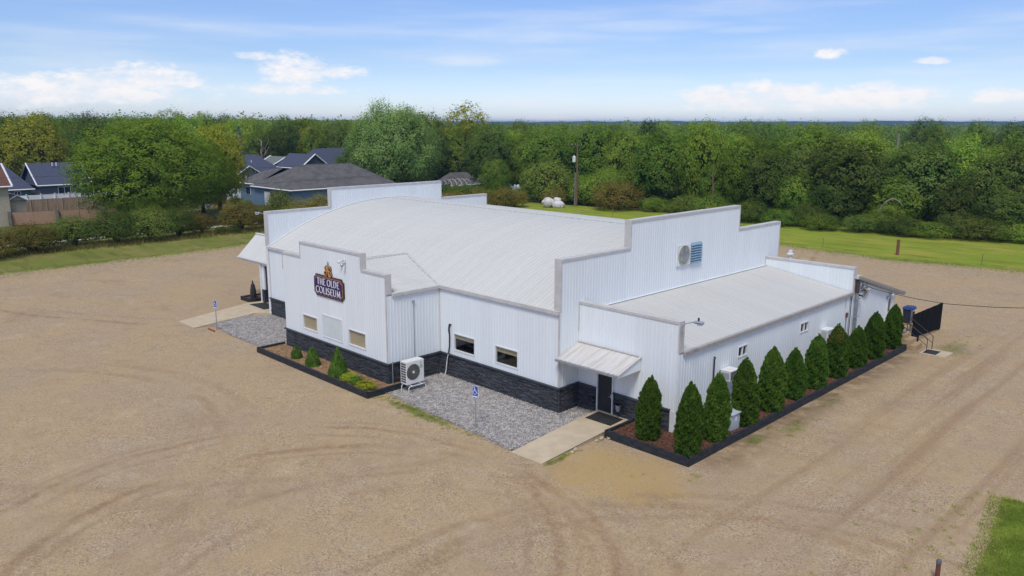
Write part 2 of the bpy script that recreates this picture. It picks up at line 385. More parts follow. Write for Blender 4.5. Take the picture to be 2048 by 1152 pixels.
def grass_mat(name, a, b, dry, bare=None, sc=.12):
    m, t = mat_base(name); co = t.n('ShaderNodeNewGeometry').outputs['Position']
    c = t.mix(t.sstep(t.noise(co, 7, 5, .7), .35, .65), a, b)
    c = t.mix(t.math('MULTIPLY', t.sstep(t.noise(co, sc, 5, .65), .42, .64), .85), c, dry)
    c = t.mix(t.math('MULTIPLY', t.sstep(t.noise(co, .5, 5, .65, .25, 1.6), .46, .70), .75), c, mul(a, .60))
    if bare: c = t.mix(t.math('MULTIPLY', t.sstep(t.noise(co, .45, 6, .7, off=9), .60, .70), .8), c, bare)
    return finish(m, t, t.mix(t.math('MULTIPLY', t.sstep(t.noise(co, 3.2, 4, .75), .48, .72), .35), c, mul(a, .7)), .95, 0, .1, t.noise(co, 14, 5, .75), .9, .12)
WOODFLOOR = grass_mat('wild_meadow', (.045, .060, .018), (.075, .082, .026), (.11, .095, .04))
LAWN = grass_mat('mown_lawn', (.225, .295, .034), (.29, .355, .042), (.37, .355, .06), (.22, .165, .09))
LAWNL = grass_mat('dry_verge_grass', (.16, .19, .035), (.22, .235, .05), (.29, .25, .085), (.24, .18, .10), .2)
YARD = grass_mat('yard_grass', (.095, .13, .026), (.14, .165, .038), (.23, .19, .075), None, .06)

# gravel lot: stone speckle, packed fines, wheel tracks swept by turning cars
m, t = mat_base('packed_gravel'); co = t.n('ShaderNodeNewGeometry').outputs['Position']
big = t.noise(co, .16, 6, .62); mid = t.noise(co, 1.1, 6, .68); fine = t.noise(co, 9, 4, .75)
c = t.mix(t.sstep(big, .36, .66), (.445, .320, .172), (.405, .300, .185))
c = t.mix(t.math('MULTIPLY', t.sstep(mid, .44, .74), .55), c, (.345, .245, .135))
c = t.mix(t.math('MULTIPLY', t.sstep(t.noise(co, .5, 6, .7, off=4), .52, .70), .5), c, (.44, .35, .24))
c = t.mix(t.math('MULTIPLY', t.sstep(t.noise(co, .23, 5, .7, off=12), .54, .70), .55), c, (.31, .21, .125))
c = t.mix(t.math('MULTIPLY', t.sstep(t.noise(co, .75, 5, .72, .5, 1.4, 1, 21), .55, .74), .42), c, (.30, .225, .135))
c = t.mix(t.math('MULTIPLY', t.sstep(t.noise(co, .4, 4, .65, off=31), .58, .72), .4), c, (.52, .42, .27))
vo = t.n('ShaderNodeTexVoronoi', _Vector=co, _Scale=19.0)
sp = t.n('ShaderNodeSeparateColor', _0=vo.outputs['Color'])
loose = t.math('ADD', .42, t.math('MULTIPLY', t.sstep(t.noise(co, .38, 5, .65, off=41), .36, .62), .75))
c = t.mix(t.math('MULTIPLY', t.math('MULTIPLY', t.sstep(sp.outputs[0], .5, 1.0), .46), loose), c, (.58, .47, .32))
c = t.mix(t.math('MULTIPLY', t.math('MULTIPLY', t.sstep(sp.outputs[1], .60, 1.0), .52), loose), c, (.125, .098, .074))
c = t.mix(t.math('MULTIPLY', t.sstep(sp.outputs[2], .82, 1.0), .40), c, (.23, .215, .235))
c = t.mix(t.math('MULTIPLY', t.sstep(fine, .5, .75), .22), c, (.15, .115, .08))
xyz = t.n('ShaderNodeSeparateXYZ', _0=co); px, py = xyz.outputs[0], xyz.outputs[1]
wob = t.math('MULTIPLY', t.math('SUBTRACT', t.noise(co, .35, 3), .5), 1.0)
rag = t.noise(co, 2.2, 5, .75)
tr = None
for cx, cy, R, w, st in [(-5.2, -18.9, 10.9, .34, .55), (-5.2, -18.9, 11.55, .22, .28), (-5.2, -18.9, 9.9, .26, .34), (-2.25, -18.5, 10.4, .42, .6), (-2.25, -18.5, 9.6, .26, .38), (1.2, -17.3, 9.3, .38, .42), (1.2, -17.3, 7.7, .34, .34),
                         (-74.3, 37.8, 58.35, .45, .55), (-74.3, 37.8, 56.8, .35, .3), (14, -16, 13.5, .4, .4), (14, -16, 15.2, .4, .38), (9.5, -13.5, 9.5, .6, .4), (-22, -30, 16, .5, .34), (-22, -30, 17.6, .5, .3), (-38, 2, 34, .5, .3)]:
    dx = t.math('SUBTRACT', px, cx); dy = t.math('SUBTRACT', py, cy)
    rr = t.math('SQRT', t.math('ADD', t.math('MULTIPLY', dx, dx), t.math('MULTIPLY', dy, dy)))
    dd = t.math('ABSOLUTE', t.math('ADD', t.math('SUBTRACT', rr, R), wob))
    k = t.math('MULTIPLY', t.sstep(dd, w * 1.0, w * .1), st)
    tr = k if tr is None else t.math('MAXIMUM', tr, k)
tr = t.math('MULTIPLY', t.math('MULTIPLY', tr, t.sstep(rag, .25, .62)), t.sstep(t.noise(co, .28, 3, .5, off=2), .34, .58))
# travelled lanes beside the hall, running along its side wall
lane = t.math('MULTIPLY', t.sstep(t.noise(co, .95, 4, .55, 1.0, .035), .46, .66), t.math('MULTIPLY', t.sstep(px, 2.5, 7.0), .50))
c = t.mix(t.math('MAXIMUM', t.math('MULTIPLY', tr, 1.3), lane), c, (.265, .165, .092))
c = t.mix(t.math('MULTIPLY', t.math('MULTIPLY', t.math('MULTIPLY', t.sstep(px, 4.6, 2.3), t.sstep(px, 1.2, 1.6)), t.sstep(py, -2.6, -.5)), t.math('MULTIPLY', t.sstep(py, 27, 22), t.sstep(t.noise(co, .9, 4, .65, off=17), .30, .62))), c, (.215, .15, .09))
def patch(cx, cy, w, h, lo=.1, hi=.9, ns=1.2):
    a = t.math('DIVIDE', t.math('SUBTRACT', px, cx), w); b = t.math('DIVIDE', t.math('SUBTRACT', py, cy), h)
    v = t.math('SUBTRACT', 1.0, t.math('ADD', t.math('MULTIPLY', a, a), t.math('MULTIPLY', b, b)))
    return t.sstep(t.math('ADD', v, t.math('MULTIPLY', t.math('SUBTRACT', t.noise(co, ns, 5, .7), .5), 2.2)), lo, hi)
c = t.mix(t.math('MULTIPLY', patch(.4, -5.1, 3.8, 3.0, -.2, 1.0, .8), .75), c, (.43, .295, .115))       # bare sand beside the ramp
for cx, cy, w, h, k in [(-11.6, -6.75, 2.9, .5, .7), (3.3, 5.6, .6, 1.6, .45), (2.85, 2.8, .5, 1.2, .45), (4.4, 26.6, 1.2, 2.6, .5), (-2.3, -6.2, .25, .8, .7), (3.1, 10.5, .4, 1.5, .35)]:
    c = t.mix(t.math('MULTIPLY', patch(cx, cy, w, h, .1, .9, 2.5), k), c, (.12, .135, .03))             # thin weeds
c = t.mix(t.math('MULTIPLY', t.math('MULTIPLY', t.sstep(py, 54, 62.5), t.sstep(rag, .47, .66)), .75), c, (.13, .145, .035))
c = t.mix(t.math('MULTIPLY', t.math('MULTIPLY', t.sstep(px, -63, -71.8), t.sstep(rag, .47, .66)), .75), c, (.14, .145, .04))
bmp = t.math('ADD', t.math('MULTIPLY', sp.outputs[0], .35), t.math('ADD', fine, t.math('MULTIPLY', mid, .8)))
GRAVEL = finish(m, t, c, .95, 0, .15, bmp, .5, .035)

ground = grid_mesh('ground', axis(-5600, 5600, -260, 120, 9, 500), axis(-5600, 5600, -130, 420, 9, 500), lambda X, Y: tz(X, Y) - .09, WOODFLOOR)
tag(ground, 'open ground falling away beyond the trees', None, None, 'structure')

def ragged(poly, step, amp, seed):
    """outline with a worn, uneven edge"""
    r = random.Random(seed); out = []
    for i, (x, y) in enumerate(poly):
        x2, y2 = poly[(i + 1) % len(poly)]; L = math.hypot(x2 - x, y2 - y); n = max(1, int(L / step)); ph = r.random() * 9
        for k in range(n):
            f = k / n; w = (math.sin(f * L * .55 + ph) * .5 + math.sin(f * L * 1.7 + ph * 2) * .3 + r.uniform(-.6, .6)) * amp
            out.append((x + (x2 - x) * f - (y2 - y) / L * w, y + (y2 - y) * f + (x2 - x) / L * w))
    return out
def sheet(name, poly, z, mat, label):
    b = MB().poly([(x, y, z) for x, y in poly]); o = b.build(name, mat, None, origin=(0, 0, 0)); return tag(o, label, None, None, 'structure')

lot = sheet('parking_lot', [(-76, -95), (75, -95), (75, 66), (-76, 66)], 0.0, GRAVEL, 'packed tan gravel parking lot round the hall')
lawn = sheet('lawn', ragged([(-92, 61.6), (-60, 61.8), (-30, 63.4), (-13, 61.3), (-5, 63.2), (8, 64.8), (60, 66), (60, 95), (-20, 88), (-92, 78)], .5, .3, 3), .012, LAWN, 'bright mown lawn behind the parking lot')
verge = sheet('verge', ragged([(-90, -95), (-71.2, -95), (-71.3, -12), (-71.8, 2), (-72.8, 13.5), (-73.5, 40), (-74, 61), (-90, 61)], .5, .35, 4), .016, LAWNL, 'strip of dry verge grass between lot and hedgerow')
CORNERG = grass_mat('lush_corner_grass', (.13, .20, .024), (.19, .26, .032), (.26, .27, .045), (.30, .24, .10), .5)
corner = sheet('grass_corner', ragged([(19.0, -8), (16.4, -5.0), (14.55, -2.7), (14.15, -.1), (13.75, 2.2), (13.5, 3.5), (14.2, 4.1), (40, 4.6), (40, -40), (26, -40)], .16, .2, 5), .016, CORNERG, 'grass patch at the corner of the parking lot')
yard = grid_mesh('yard', np.linspace(-170, -92.5, 40), np.linspace(-50, 78, 50), lambda X, Y: tz(X, Y) + .02, YARD)
tag(yard, 'dry and green back yards beyond the hedgerow', None, None, 'structure')
b = MB(); ys = np.linspace(-60, 60, 60)
for a, c2 in zip(ys[:-1], ys[1:]): b.quad((-92.3, a, .045), (-90.4, a, .045), (-90.4, c2, .045), (-92.3, c2, .045))
PALEPATH = M('pale_concrete_path', (.60, .53, .42), .9, (.50, .44, .34), 1.5)
tag(b.build('footpath', PALEPATH, None, origin=(0, 0, 0)), 'pale concrete path seen between the hedgerow shrubs', None, None, 'structure')

# far wooded ridge on the horizon
az0 = math.atan2(-math.sin(YAW), math.cos(YAW)); A = np.linspace(-1.5, 1.5, 420); prof = []
hr = np.random.default_rng(5); ph = hr.uniform(0, 6, 8)
H1 = 22.4 + 1.9 * np.sin(A * 7 + ph[0]) + 1.5 * np.sin(A * 19 + ph[1]) + .9 * np.sin(A * 53 + ph[2]) + 1.0 * np.sin(A * 131 + ph[3]) + hr.uniform(-.9, .9, len(A))
rows = [(3000, -9), (3030, 3), (3080, 12), (3150, None), (3300, 'p'), (4600, 8)]
V = []
for r, h in rows:
    for k, a in enumerate(A):
        z = H1[k] - 2.2 if h is None else H1[k] if h == 'p' else h
        V.append((CAM[0] + math.sin(az0 + a) * r, CAM[1] + math.cos(az0 + a) * r, z))
n = len(A); i = (np.arange(len(rows) - 1)[:, None] * n + np.arange(n - 1)[None]).ravel()
RIDGE = M('wooded_ridge', (.035, .060, .020), .95, (.055, .080, .028), .012)
o = bpy.data.objects.new('hills', np_mesh('hills', np.array(V), np.stack([i, i + 1, i + n + 1, i + n], 1), RIDGE)); COL.objects.link(o)
tag(o, 'blue wooded ridge along the horizon', None, None, 'structure')

# ---------------------------------------------------------------- the hall
XL, XM, YM, YB, YR = -36.64, -6.207, -1.524, -5.394, 21.70
XBL, XBR, XS1, XS2 = -27.32, -15.835, -25.01, -18.24
ZE, ZS, ZB1, ZB2, ZG1, ZG2 = 5.45, 1.333, 6.55, 7.47, 8.148, 9.67
YG1, YG2, ZWP, ZWE, ZWR, YW, ZWP2 = 4.227, 15.998, 5.775, 4.233, 5.234, 19.96, 5.855
RIDGEY, RIDGEZ = 10.1, 8.57
RR = ((11.62) ** 2 + (RIDGEZ - ZE) ** 2) / (2 * (RIDGEZ - ZE))
def arc(y): return RIDGEZ - RR + math.sqrt(RR * RR - (y - RIDGEY) ** 2)

hall = thing('hall', (-20, 8, 0), 'large white ribbed metal hall with arched roof, stepped parapets and charcoal stone base', 'building')
PW, RIB = .9144, .2286
def topz(segs, u):
    for a, b_, za, zb in segs:
        if a - 1e-6 <= u <= b_ + 1e-6: return za + (zb - za) * ((u - a) / max(b_ - a, 1e-6))
    return segs[-1][3]
def siding(part, O, u, n, u0, u1, zb, segs, holes=(), mat=None):
    """ribbed sheets 0.91 m wide, each an object; segs: (u_a, u_b, z_a, z_b) along the top"""
    O, U, Nn = Vector(O), Vector(u), Vector(n); k = 0; a = u0
    while a < u1 - .02:
        e = min(a + PW, u1); bp = {a, e}; off = []
        q = 0
        while a + q * RIB < e:
            s = a + q * RIB
            for du in (.015, .032, .066, .083):
                if s + du < e: bp.add(s + du)
            q += 1
        for h in holes:
            for z in h[:2]:
                if a < z < e: bp.add(z)
        for sg in segs:
            for z in sg[:2]:
                if a < z < e: bp.add(z)
        bp = sorted(bp)
        def dep(x):
            f = (x - a) % RIB
            if f < .015 or f > .083: return .0
            if f < .032: return .015 * (f - .015) / .017
            if f > .066: return .015 * (.083 - f) / .017
            return .015
        b = MB()
        for x0, x1 in zip(bp[:-1], bp[1:]):
            if x1 - x0 < 1e-5: continue
            mid = (x0 + x1) / 2; sg = [g for g in segs if g[0] - 1e-6 <= mid <= g[1] + 1e-6]
            if not sg: continue
            t0, t1 = topz(sg, x0), topz(sg, x1)
            iv = [(zb, None)]
            hs = sorted([h for h in holes if h[0] < mid < h[1]], key=lambda h: h[2]); cur = zb
            spans = []
            for h in hs: spans.append((cur, cur, h[2], h[2])); cur = h[3]
            spans.append((cur, cur, t0, t1))
            P = lambda x, z: tuple(O + U * x + Nn * dep(x) + Vector((0, 0, z)))
            for za0, za1, zb0, zb1 in spans:
                if zb0 - za0 > .005: b.quad(P(x0, za0), P(x1, za1), P(x1, zb1), P(x0, zb0))
        if b.v: b.build('siding_panel', mat or SIDING, part)
        a = e; k += 1

ST = random.Random(11)
def stone(part, O, u, n, u0, u1, z0=-.05, z1=ZS, holes=()):
    """thin stacked ledgestones, thousands of slips, joined"""
    b = MB(); z = z0
    while z < z1 - .02:
        h = min(ST.choice((.05, .06, .07, .085)), z1 - z); a = u0 - ST.uniform(0, .3)
        while a < u1:
            w = ST.uniform(.16, .55); e = min(a + w, u1); s = max(a, u0)
            if e - s > .02 and not any(s < q[1] and e > q[0] for q in holes):
                d = ST.uniform(.035, .095)
                P = lambda x, y, zz: tuple(Vector(O) + Vector(u) * x + Vector(n) * y + Vector((0, 0, zz)))
                g = .004
                b.quad(P(s + g, d, z + g), P(e - g, d, z + g), P(e - g, d, z + h - g), P(s + g, d, z + h - g))
                b.quad(P(s, .01, z + h), P(e, .01, z + h), P(e - g, d, z + h - g), P(s + g, d, z + h - g))
                b.quad(P(s, .01, z), P(e, .01, z), P(e - g, d, z + g), P(s + g, d, z + g))
                b.quad(P(s, .01, z), P(s, .01, z + h), P(s + g, d, z + h - g), P(s + g, d, z + g))
                b.quad(P(e, .01, z), P(e, .01, z + h), P(e - g, d, z + h - g), P(e - g, d, z + g))
            a += w
        z += h
    tag(b.build('stone_veneer', STONE, part), kind='stuff')
    b = MB(); a = u0
    for q in sorted(holes) + [(u1, u1)]:
        if q[0] - a > .02: b.obox(O, u, n, a, q[0], -.03, .009, z0, z1)
        a = q[1]
    b.build('stone_backing', DARK, part)
def ledge(part, O, u, n, segs):
    b = MB()
    for a, e in segs: b.obox(O, u, n, a, e, .0, .135, ZS - .005, ZS + .075)
    b.build('stone_ledge', LEDGE, part)

def coping(b, O, u, n, segs, th=.36, base=None):
    """cap flashing along stepped tops, end faces at the steps"""
    for a, e, za, zb in segs: b.obox(O, u, n, a, e, -th, .045, za - .095, za + .03)
    for i, (a, e, za, zb) in enumerate(segs):
        for x, nxt, sgn in ((a, segs[i - 1][3] if i else base, 1), (e, segs[i + 1][2] if i + 1 < len(segs) else base, -1)):
            if nxt is not None and nxt < za - .01:
                b.obox(O, u, n, x + (.0 if sgn > 0 else -.05) - (.012 if sgn > 0 else -.012), x + (.05 if sgn > 0 else 0) - (.012 if sgn > 0 else -.012), -th - .004, .056, nxt + .036, za + .038)

def window(O, u, n, rect, blind=1.0, mull=0, fm=None, infill=False, lab=None):
    u0, u1, z0, z1 = rect; fw = .055; d0, d1 = -.10, .035
    b = MB()
    b.obox(O, u, n, u0 - .01, u0 + fw, d0, d1, z0, z1).obox(O, u, n, u1 - fw, u1 + .01, d0, d1, z0, z1)
    b.obox(O, u, n, u0 + fw, u1 - fw, d0, d1 - .003, z0 - .01, z0 + fw).obox(O, u, n, u0 + fw, u1 - fw, d0, d1 - .003, z1 - fw, z1 + .01)
    for k in range(mull):
        x = u0 + (u1 - u0) * (k + 1) / (mull + 1); b.obox(O, u, n, x - .03, x + .03, -.07, .03, z0 + fw, z1 - fw)
    w = b.build('window', fm or WHITET, hall)
    if lab: w['label'] = lab
    if infill:
        MB().obox(O, u, n, u0 + fw, u1 - fw, -.05, .012, z0 + fw, z1 - fw).build('infill_board', PANELW, w); return
    edges = [u0 + fw] + [u0 + (u1 - u0) * (k + 1) / (mull + 1) for k in range(mull)] + [u1 - fw]
    for a, e in zip(edges[:-1], edges[1:]):
        MB().obox(O, u, n, a + (.03 if a > u0 + fw else 0), e - (.03 if e < u1 - fw - .01 else 0), -.045, -.037, z0 + fw, z1 - fw).build('pane', GLASS, w)
    if blind > 0:
        MB().obox(O, u, n, u0 + fw, u1 - fw, -.098, -.09, z1 - fw - (z1 - z0 - 2 * fw) * blind, z1 - fw).build('blind', BLIND, w)
    r = MB(); r.obox(O, u, n, u0 + .02, u1 - .02, -.9, -.88, z0 - .2, z1 + .1)
    for s, e in ((u0 - .02, u0 + .02), (u1 - .02, u1 + .02)): r.obox(O, u, n, s, e, -.88, -.101, z0 - .2, z1 + .1)
    r.obox(O, u, n, u0 + .02, u1 - .02, -.88, -.101, z0 - .22, z0 - .01).obox(O, u, n, u0 + .02, u1 - .02, -.88, -.101, z1 + .01, z1 + .1)
    r.build('window_reveal', DARK, w)

FX, FY = (1, 0, 0), (0, 1, 0); NF, NR = (0, -1, 0), (1, 0, 0)
# main front wall, two stretches either side of the projecting bay
O = (0, YM, 0)
wins_main = [(-14.56, -12.70, 1.70, 2.77), (-11.02, -9.20, 1.71, 2.76)]
for a, e, hs in ((XL, XBL, []), (XBR, XM, wins_main)):
    b = MB().obox(O, FX, NF, a, e, -.02, .14, ZE - .14, ZE + .04)                     # eave trim
    if e == XM: b.obox(O, FX, NF, XM - .09, XM + .012, -.05, .03, ZS + .08, ZE - .145)
    else: b.obox(O, FX, NF, XL - .012, XL + .1, -.05, .03, ZS + .08, ZE - .145)
    if a == XBR: b.obox(O, FX, NF, XBR, XBR + .07, -.02, .03, ZS + .08, ZE - .145)
    w = b.build('wall', TRIM, hall)
    siding(w, O, FX, NF, a, e, ZS, [(a, e, ZE - .1, ZE - .1)], hs)
    stone(w, O, FX, NF, a, e + (.09 if e == XM else 0)); ledge(w, O, FX, NF, [(a - (.1 if a == XL else 0), e + (.13 if e == XM else 0))])
for k, r in enumerate(wins_main): window(O, FX, NF, r, (.30, .34)[k], lab=('hall window with short blind, nearer the bay', 'hall window with short blind and dark opening, nearer the door')[k])

# projecting bay with stepped false front
O = (0, YB, 0)
steps = [(XBL, XS1, ZB1, ZB1), (XS1, XS2, ZB2, ZB2), (XS2, XBR, ZB1, ZB1)]
wins_bay = [(-25.07, -23.31, 1.80, 2.78), (-22.70, -20.45, 1.70, 3.16), (-19.80, -17.97, 1.76, 2.77)]
b = MB(); coping(b, O, FX, NF, steps, base=5.40)
b.obox(O, FX, NF, XBR - .09, XBR + .004, -.05, .03, ZS + .08, ZB1 - .14)
for a, e, z, _ in steps: b.obox(O, FX, NF, a + .03, e - .03, -.34, -.02, 5.0, z - .13)
w = b.build('wall', TRIM, hall)
siding(w, O, FX, NF, XBL, XBR, ZS, [(a, e, z - .1, z - .1) for a, e, z, _ in steps], wins_bay)
stone(w, O, FX, NF, XBL, XBR + .09); ledge(w, O, FX, NF, [(XBL - .13, XBR + .13)])
window(O, FX, NF, wins_bay[0], 1.0, lab='bay window with beige blind, under the sign')
window(O, FX, NF, wins_bay[1], infill=True, lab='taller bay window closed with a pale board')
window(O, FX, NF, wins_bay[2], 1.0, lab='bay window with beige blind, nearer the condenser')
O = (XBR, 0, 0)
b = MB().obox(O, FY, NR, YB + .36, YM, -.05, .13, 5.30, 5.47)
w = b.build('wall', TRIM, hall)
siding(w, O, FY, NR, YB, YM, ZS, [(YB, YM, 5.34, 5.34)])
stone(w, O, FY, NR, YB - .09, YM); ledge(w, O, FY, NR, [(YB - .0, YM)])
MB().obox((XBL, 0, 0), FY, (-1, 0, 0), YB, YM, -.02, .02, 0, 5.4).build('wall', SIDING, hall)

# gable wall towards the low wing
O = (XM, 0, 0)
gs = [(YM, YG1, ZG1, ZG1), (YG1, YG2, ZG2, ZG2), (YG2, YR, ZG1, ZG1)]
b = MB(); coping(b, O, FY, NR, gs, th=.40, base=0.0 + ZE)
for a, e, z, _ in gs: b.obox(O, FY, NR, a + .03, e - .03, -.38, -.02, 5.2, z - .13)
w = b.build('wall', TRIM, hall)
siding(w, O, FY, NR, YM, YR, ZS, [(a, e, z - .1, z - .1) for a, e, z, _ in gs])
stone(w, O, FY, NR, YM - .09, 0); ledge(w, O, FY, NR, [(YM, .0)])
# far gable wall, its inner face above the roof
O = (XL, 0, 0)
b = MB(); coping(b, O, FY, NR, gs, th=.40, base=ZE)
for a, e, z, _ in gs: b.obox(O, FY, NR, a + .03, e - .03, -.38, -.02, 0.0, z - .13)
w = b.build('wall', TRIM, hall)
siding(w, O, FY, NR, YM, YR, 5.0, [(a, e, z - .1, z - .1) for a, e, z, _ in gs])
b = MB().obox(O, FY, NR, YM - .012, YM + .02, -.40, .03, 0.0, ZE + .02).build('corner_trim', WHITET, w)
MB().box(XL, XM, YR - .1, YR, 0, ZE).build('wall', SIDING, hall)

# arched main roof in sheets, each an object
def roof_profile(pw, rib=.3048, h=.03):
    pts = []
    for q in range(int(round(pw / rib))):
        s = q * rib; pts += [(s, 0), (s + .03, 0), (s + .045, h), (s + .075, h), (s + .09, 0)]
    pts.append((pw, 0)); return pts
prof = roof_profile(.9144); NA = 30; ysr = np.linspace(YM - .12, YR, NA + 1)
npan = int(math.ceil((XM - .36 - XL) / .9144)); rw = (XM - .38 - XL) / npan; sc = rw / .9144
b = MB()
b.box(XL + .02, XM - .4, RIDGEY - .16, RIDGEY + .16, RIDGEZ + .012, RIDGEZ + .05)
roof = b.build('roof', ROOF, hall)
b = MB()
for (p0, h0), (p1, h1) in zip(prof[:-1], prof[1:]):
    for y0, y1 in zip(ysr[:-1], ysr[1:]):
        b.quad((XL + p0 * sc, y0, arc(max(y0, YM)) + h0), (XL + p1 * sc, y0, arc(max(y0, YM)) + h1), (XL + p1 * sc, y1, arc(y1) + h1), (XL + p0 * sc, y1, arc(y1) + h0))
pan = b.build('roof_panel', ROOF, roof, smooth=False)
for k in range(1, npan): link_copy(pan, roof, (rw * k, 0, 0))
b = MB()     # lap screws along the ridge seam and flashing against the gables
for k in range(int((XM - XL) / .55)): b.box(XL + .4 + k * .55, XL + .62 + k * .55, RIDGEY - .36, RIDGEY - .33, arc(RIDGEY - .34) + .028, arc(RIDGEY - .34) + .04)
b.build('ridge_seam', GALV, roof)
b = MB()
for y0, y1 in zip(ysr[:-1], ysr[1:]):
    b.quad((XL + .03, y0, arc(max(y0, YM)) + .06), (XL + .16, y0, arc(max(y0, YM)) + .035), (XL + .16, y1, arc(y1) + .035), (XL + .03, y1, arc(y1) + .06))
b.build('wall_flashing', WHITET, roof)
# bay roof: low gable running back into the arched roof
XC, ZBR, ZBE, YE = (XBL + XBR) / 2, 6.47, 5.44, 2.6
broof = MB().box(XC - .14, XC + .14, YB + .38, .8, ZBR - .02, ZBR + .035).build('roof', TRIM, hall)
for sgn in (1, -1):
    y = YB + .36
    while y < YE:
        b = MB(); pr = roof_profile(.9144)
        for (p0, h0), (p1, h1) in zip(pr[:-1], pr[1:]):
            xe = XC + sgn * (XBR - XC + .10)
            b.quad((XC, y + p0, ZBR + h0), (xe, y + p0, ZBE + h0), (xe, y + p1, ZBE + h1), (XC, y + p1, ZBR + h1))
        # keep the sheets inside the valley: they dive under the arch further back
        b.build('roof_panel', ROOF, broof); y += .9144
b = MB()
for sgn in (1, -1):   # valley flashing
    pts = []
    for f in np.linspace(0, 1, 14):
        x = XC + sgn * (XBR - XC) * (1 - f); z = ZBR + (ZBE - ZBR) * (1 - f); y = RIDGEY - math.sqrt(max(RR * RR - (z - RIDGEZ + RR) ** 2, 0))
        pts.append((x, y, z + .045))
    for p, q in zip(pts[:-1], pts[1:]): b.quad((p[0], p[1] - .07, p[2]), (p[0], p[1] + .07, p[2] + .02), (q[0], q[1] + .07, q[2] + .02), (q[0], q[1] - .07, q[2]))
b.build('valley_flashing', TRIM, broof)

# low wing
O = (0, 0, 0)
DX0, DX1 = -4.86, -3.79
ws = [(XM, 0, ZWP, ZWP)]
b = MB(); coping(b, O, FX, NF, ws, base=ZWE); b.obox(O, FX, NF, XM + .02, -.03, -.34, -.02, 3.8, ZWP - .13)
w = b.build('wall', TRIM, hall)
b = MB().obox(O, FX, NF, -.11, .004, -.02, .034, 0, ZWP - .14).obox(O, FX, NF, -.36, -.11, -.02, .030, 0, ZS); b.build('corner_trim', WHITET, w)
siding(w, O, FX, NF, XM, 0, ZS, [(XM, 0, ZWP - .1, ZWP - .1)], [(DX0, DX1, 0, 2.27)])
stone(w, O, FX, NF, XM, -.36, holes=[(DX0, DX1)]); ledge(w, O, FX, NF, [(XM, DX0), (DX1, -.34)])
O = (0, 0, 0)
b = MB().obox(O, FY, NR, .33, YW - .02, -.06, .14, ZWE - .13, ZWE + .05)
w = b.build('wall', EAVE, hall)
wins_side = [(5.52, 6.50, 2.86, 3.48), (12.66, 13.70, 2.86, 3.48)]
siding(w, O, FY, NR, .0, YW, 0, [(0, .34, ZWE - .05, ZWE - .05), (.34, YW, ZWE - .1, ZWE - .1)], wins_side)
for k, r in enumerate(wins_side): window(O, FY, NR, r, 0, 1, WHITET, lab=('small white slider window above the arborvitae, nearer the front corner', 'small white slider window above the arborvitae, nearer the service mast')[k])
O = (0, YW, 0)
b = MB(); coping(b, O, FX, NF, [(XM + .01, 0, ZWP2, ZWP2)], base=ZWE); b.obox(O, FX, NF, XM + .02, -.03, -.34, -.02, 0, ZWP2 - .13)
w = b.build('wall', TRIM, hall)
siding(w, O, FX, NF, XM, 0, 4.1, [(XM, 0, ZWP2 - .1, ZWP2 - .1)])
b = MB()
def wz(x): return ZWR + (ZWE + .03 - ZWR) * (x - XM) / (-XM)
b.quad((XM, .34, ZWR + .04), (XM + .12, .34, ZWR + .03), (XM + .12, YW, ZWR + .03), (XM, YW, ZWR + .04))
wroof = b.build('roof', WHITET, hall)
pr = roof_profile(.9144); y = .34; b = MB(); npw = int(math.ceil((YW - .05 - .34) / .9144)); s2 = (YW - .05 - .34) / npw / .9144
for (p0, h0), (p1, h1) in zip(pr[:-1], pr[1:]):
    b.quad((XM + .01, .34 + p0 * s2, wz(XM) + h0 * .3), (.10, .34 + p0 * s2, wz(.1) + h0 * .3), (.10, .34 + p1 * s2, wz(.1) + h1 * .3), (XM + .01, .34 + p1 * s2, wz(XM) + h1 * .3))
pan = b.build('roof_panel', ROOFW, wroof)
for k in range(1, npw): link_copy(pan, wroof, (0, .9144 * s2 * k, 0))
MB().box(XM, 0, 19.6, 19.9, 0, 4.2).build('wall', SIDING, hall)

# side entrance: door and lean-to canopy
b = MB(); O = (0, 0, 0)
b.obox(O, FX, NF, DX0, DX0 + .06, -.08, .10, .12, 2.27).obox(O, FX, NF, DX1 - .06, DX1, -.08, .10, .12, 2.27).obox(O, FX, NF, DX0 + .06, DX1 - .06, -.08, .10, 2.20, 2.27)
door = b.build('door', WHITET, hall); door['label'] = 'black entrance door under the lean-to canopy'
MB().obox(O, FX, NF, DX0 + .06, DX1 - .06, -.03, .02, .13, 2.20).build('door_leaf', DOORM, door)
b = MB(); b.tube([(DX1 - .16, -.03, 1.12), (DX1 - .16, -.09, 1.12), (DX1 - .26, -.10, 1.12)], .014, 6); b.obox(O, FX, NF, DX1 - .19, DX1 - .13, .02, .03, 1.02, 1.24); b.build('handle', GALV, door)
cx0, cx1, cy1 = XM + .0, -2.16, -1.80
canopy = thing('canopy', (-4.2, -.9, 3.0), None, None); del_ = canopy
canopy.parent = hall; canopy.location = Vector((-4.2, -.9, 3.0)) - ORG[hall.name]
canopy['label'] = 'dirty metal lean-to canopy over the side door'
zc0, zc1 = 3.62, 3.06
a = cx0 + .015
while a < cx1 - .05:
    e = min(a + .9144, cx1); b = MB(); pts = [p for p in roof_profile(.9144) if a + p[0] <= e + 1e-6]
    if pts[-1][0] + a < e - .01: pts.append((e - a, 0))
    for (p0, h0), (p1, h1) in zip(pts[:-1], pts[1:]):
        b.quad((a + p0, -.01, zc0 + h0 * .6), (a + p1, -.01, zc0 + h1 * .6), (a + p1, cy1, zc1 + h1 * .6), (a + p0, cy1, zc1 + h0 * .6))
    b.build('canopy_panel', CANOPYM, canopy); a = e
b = MB().box(cx0 + .02, cx1 - .05, cy1 - .11, cy1 + .0, zc1 - .11, zc1 - .005); b.build('gutter', GALV, canopy)
b = MB()
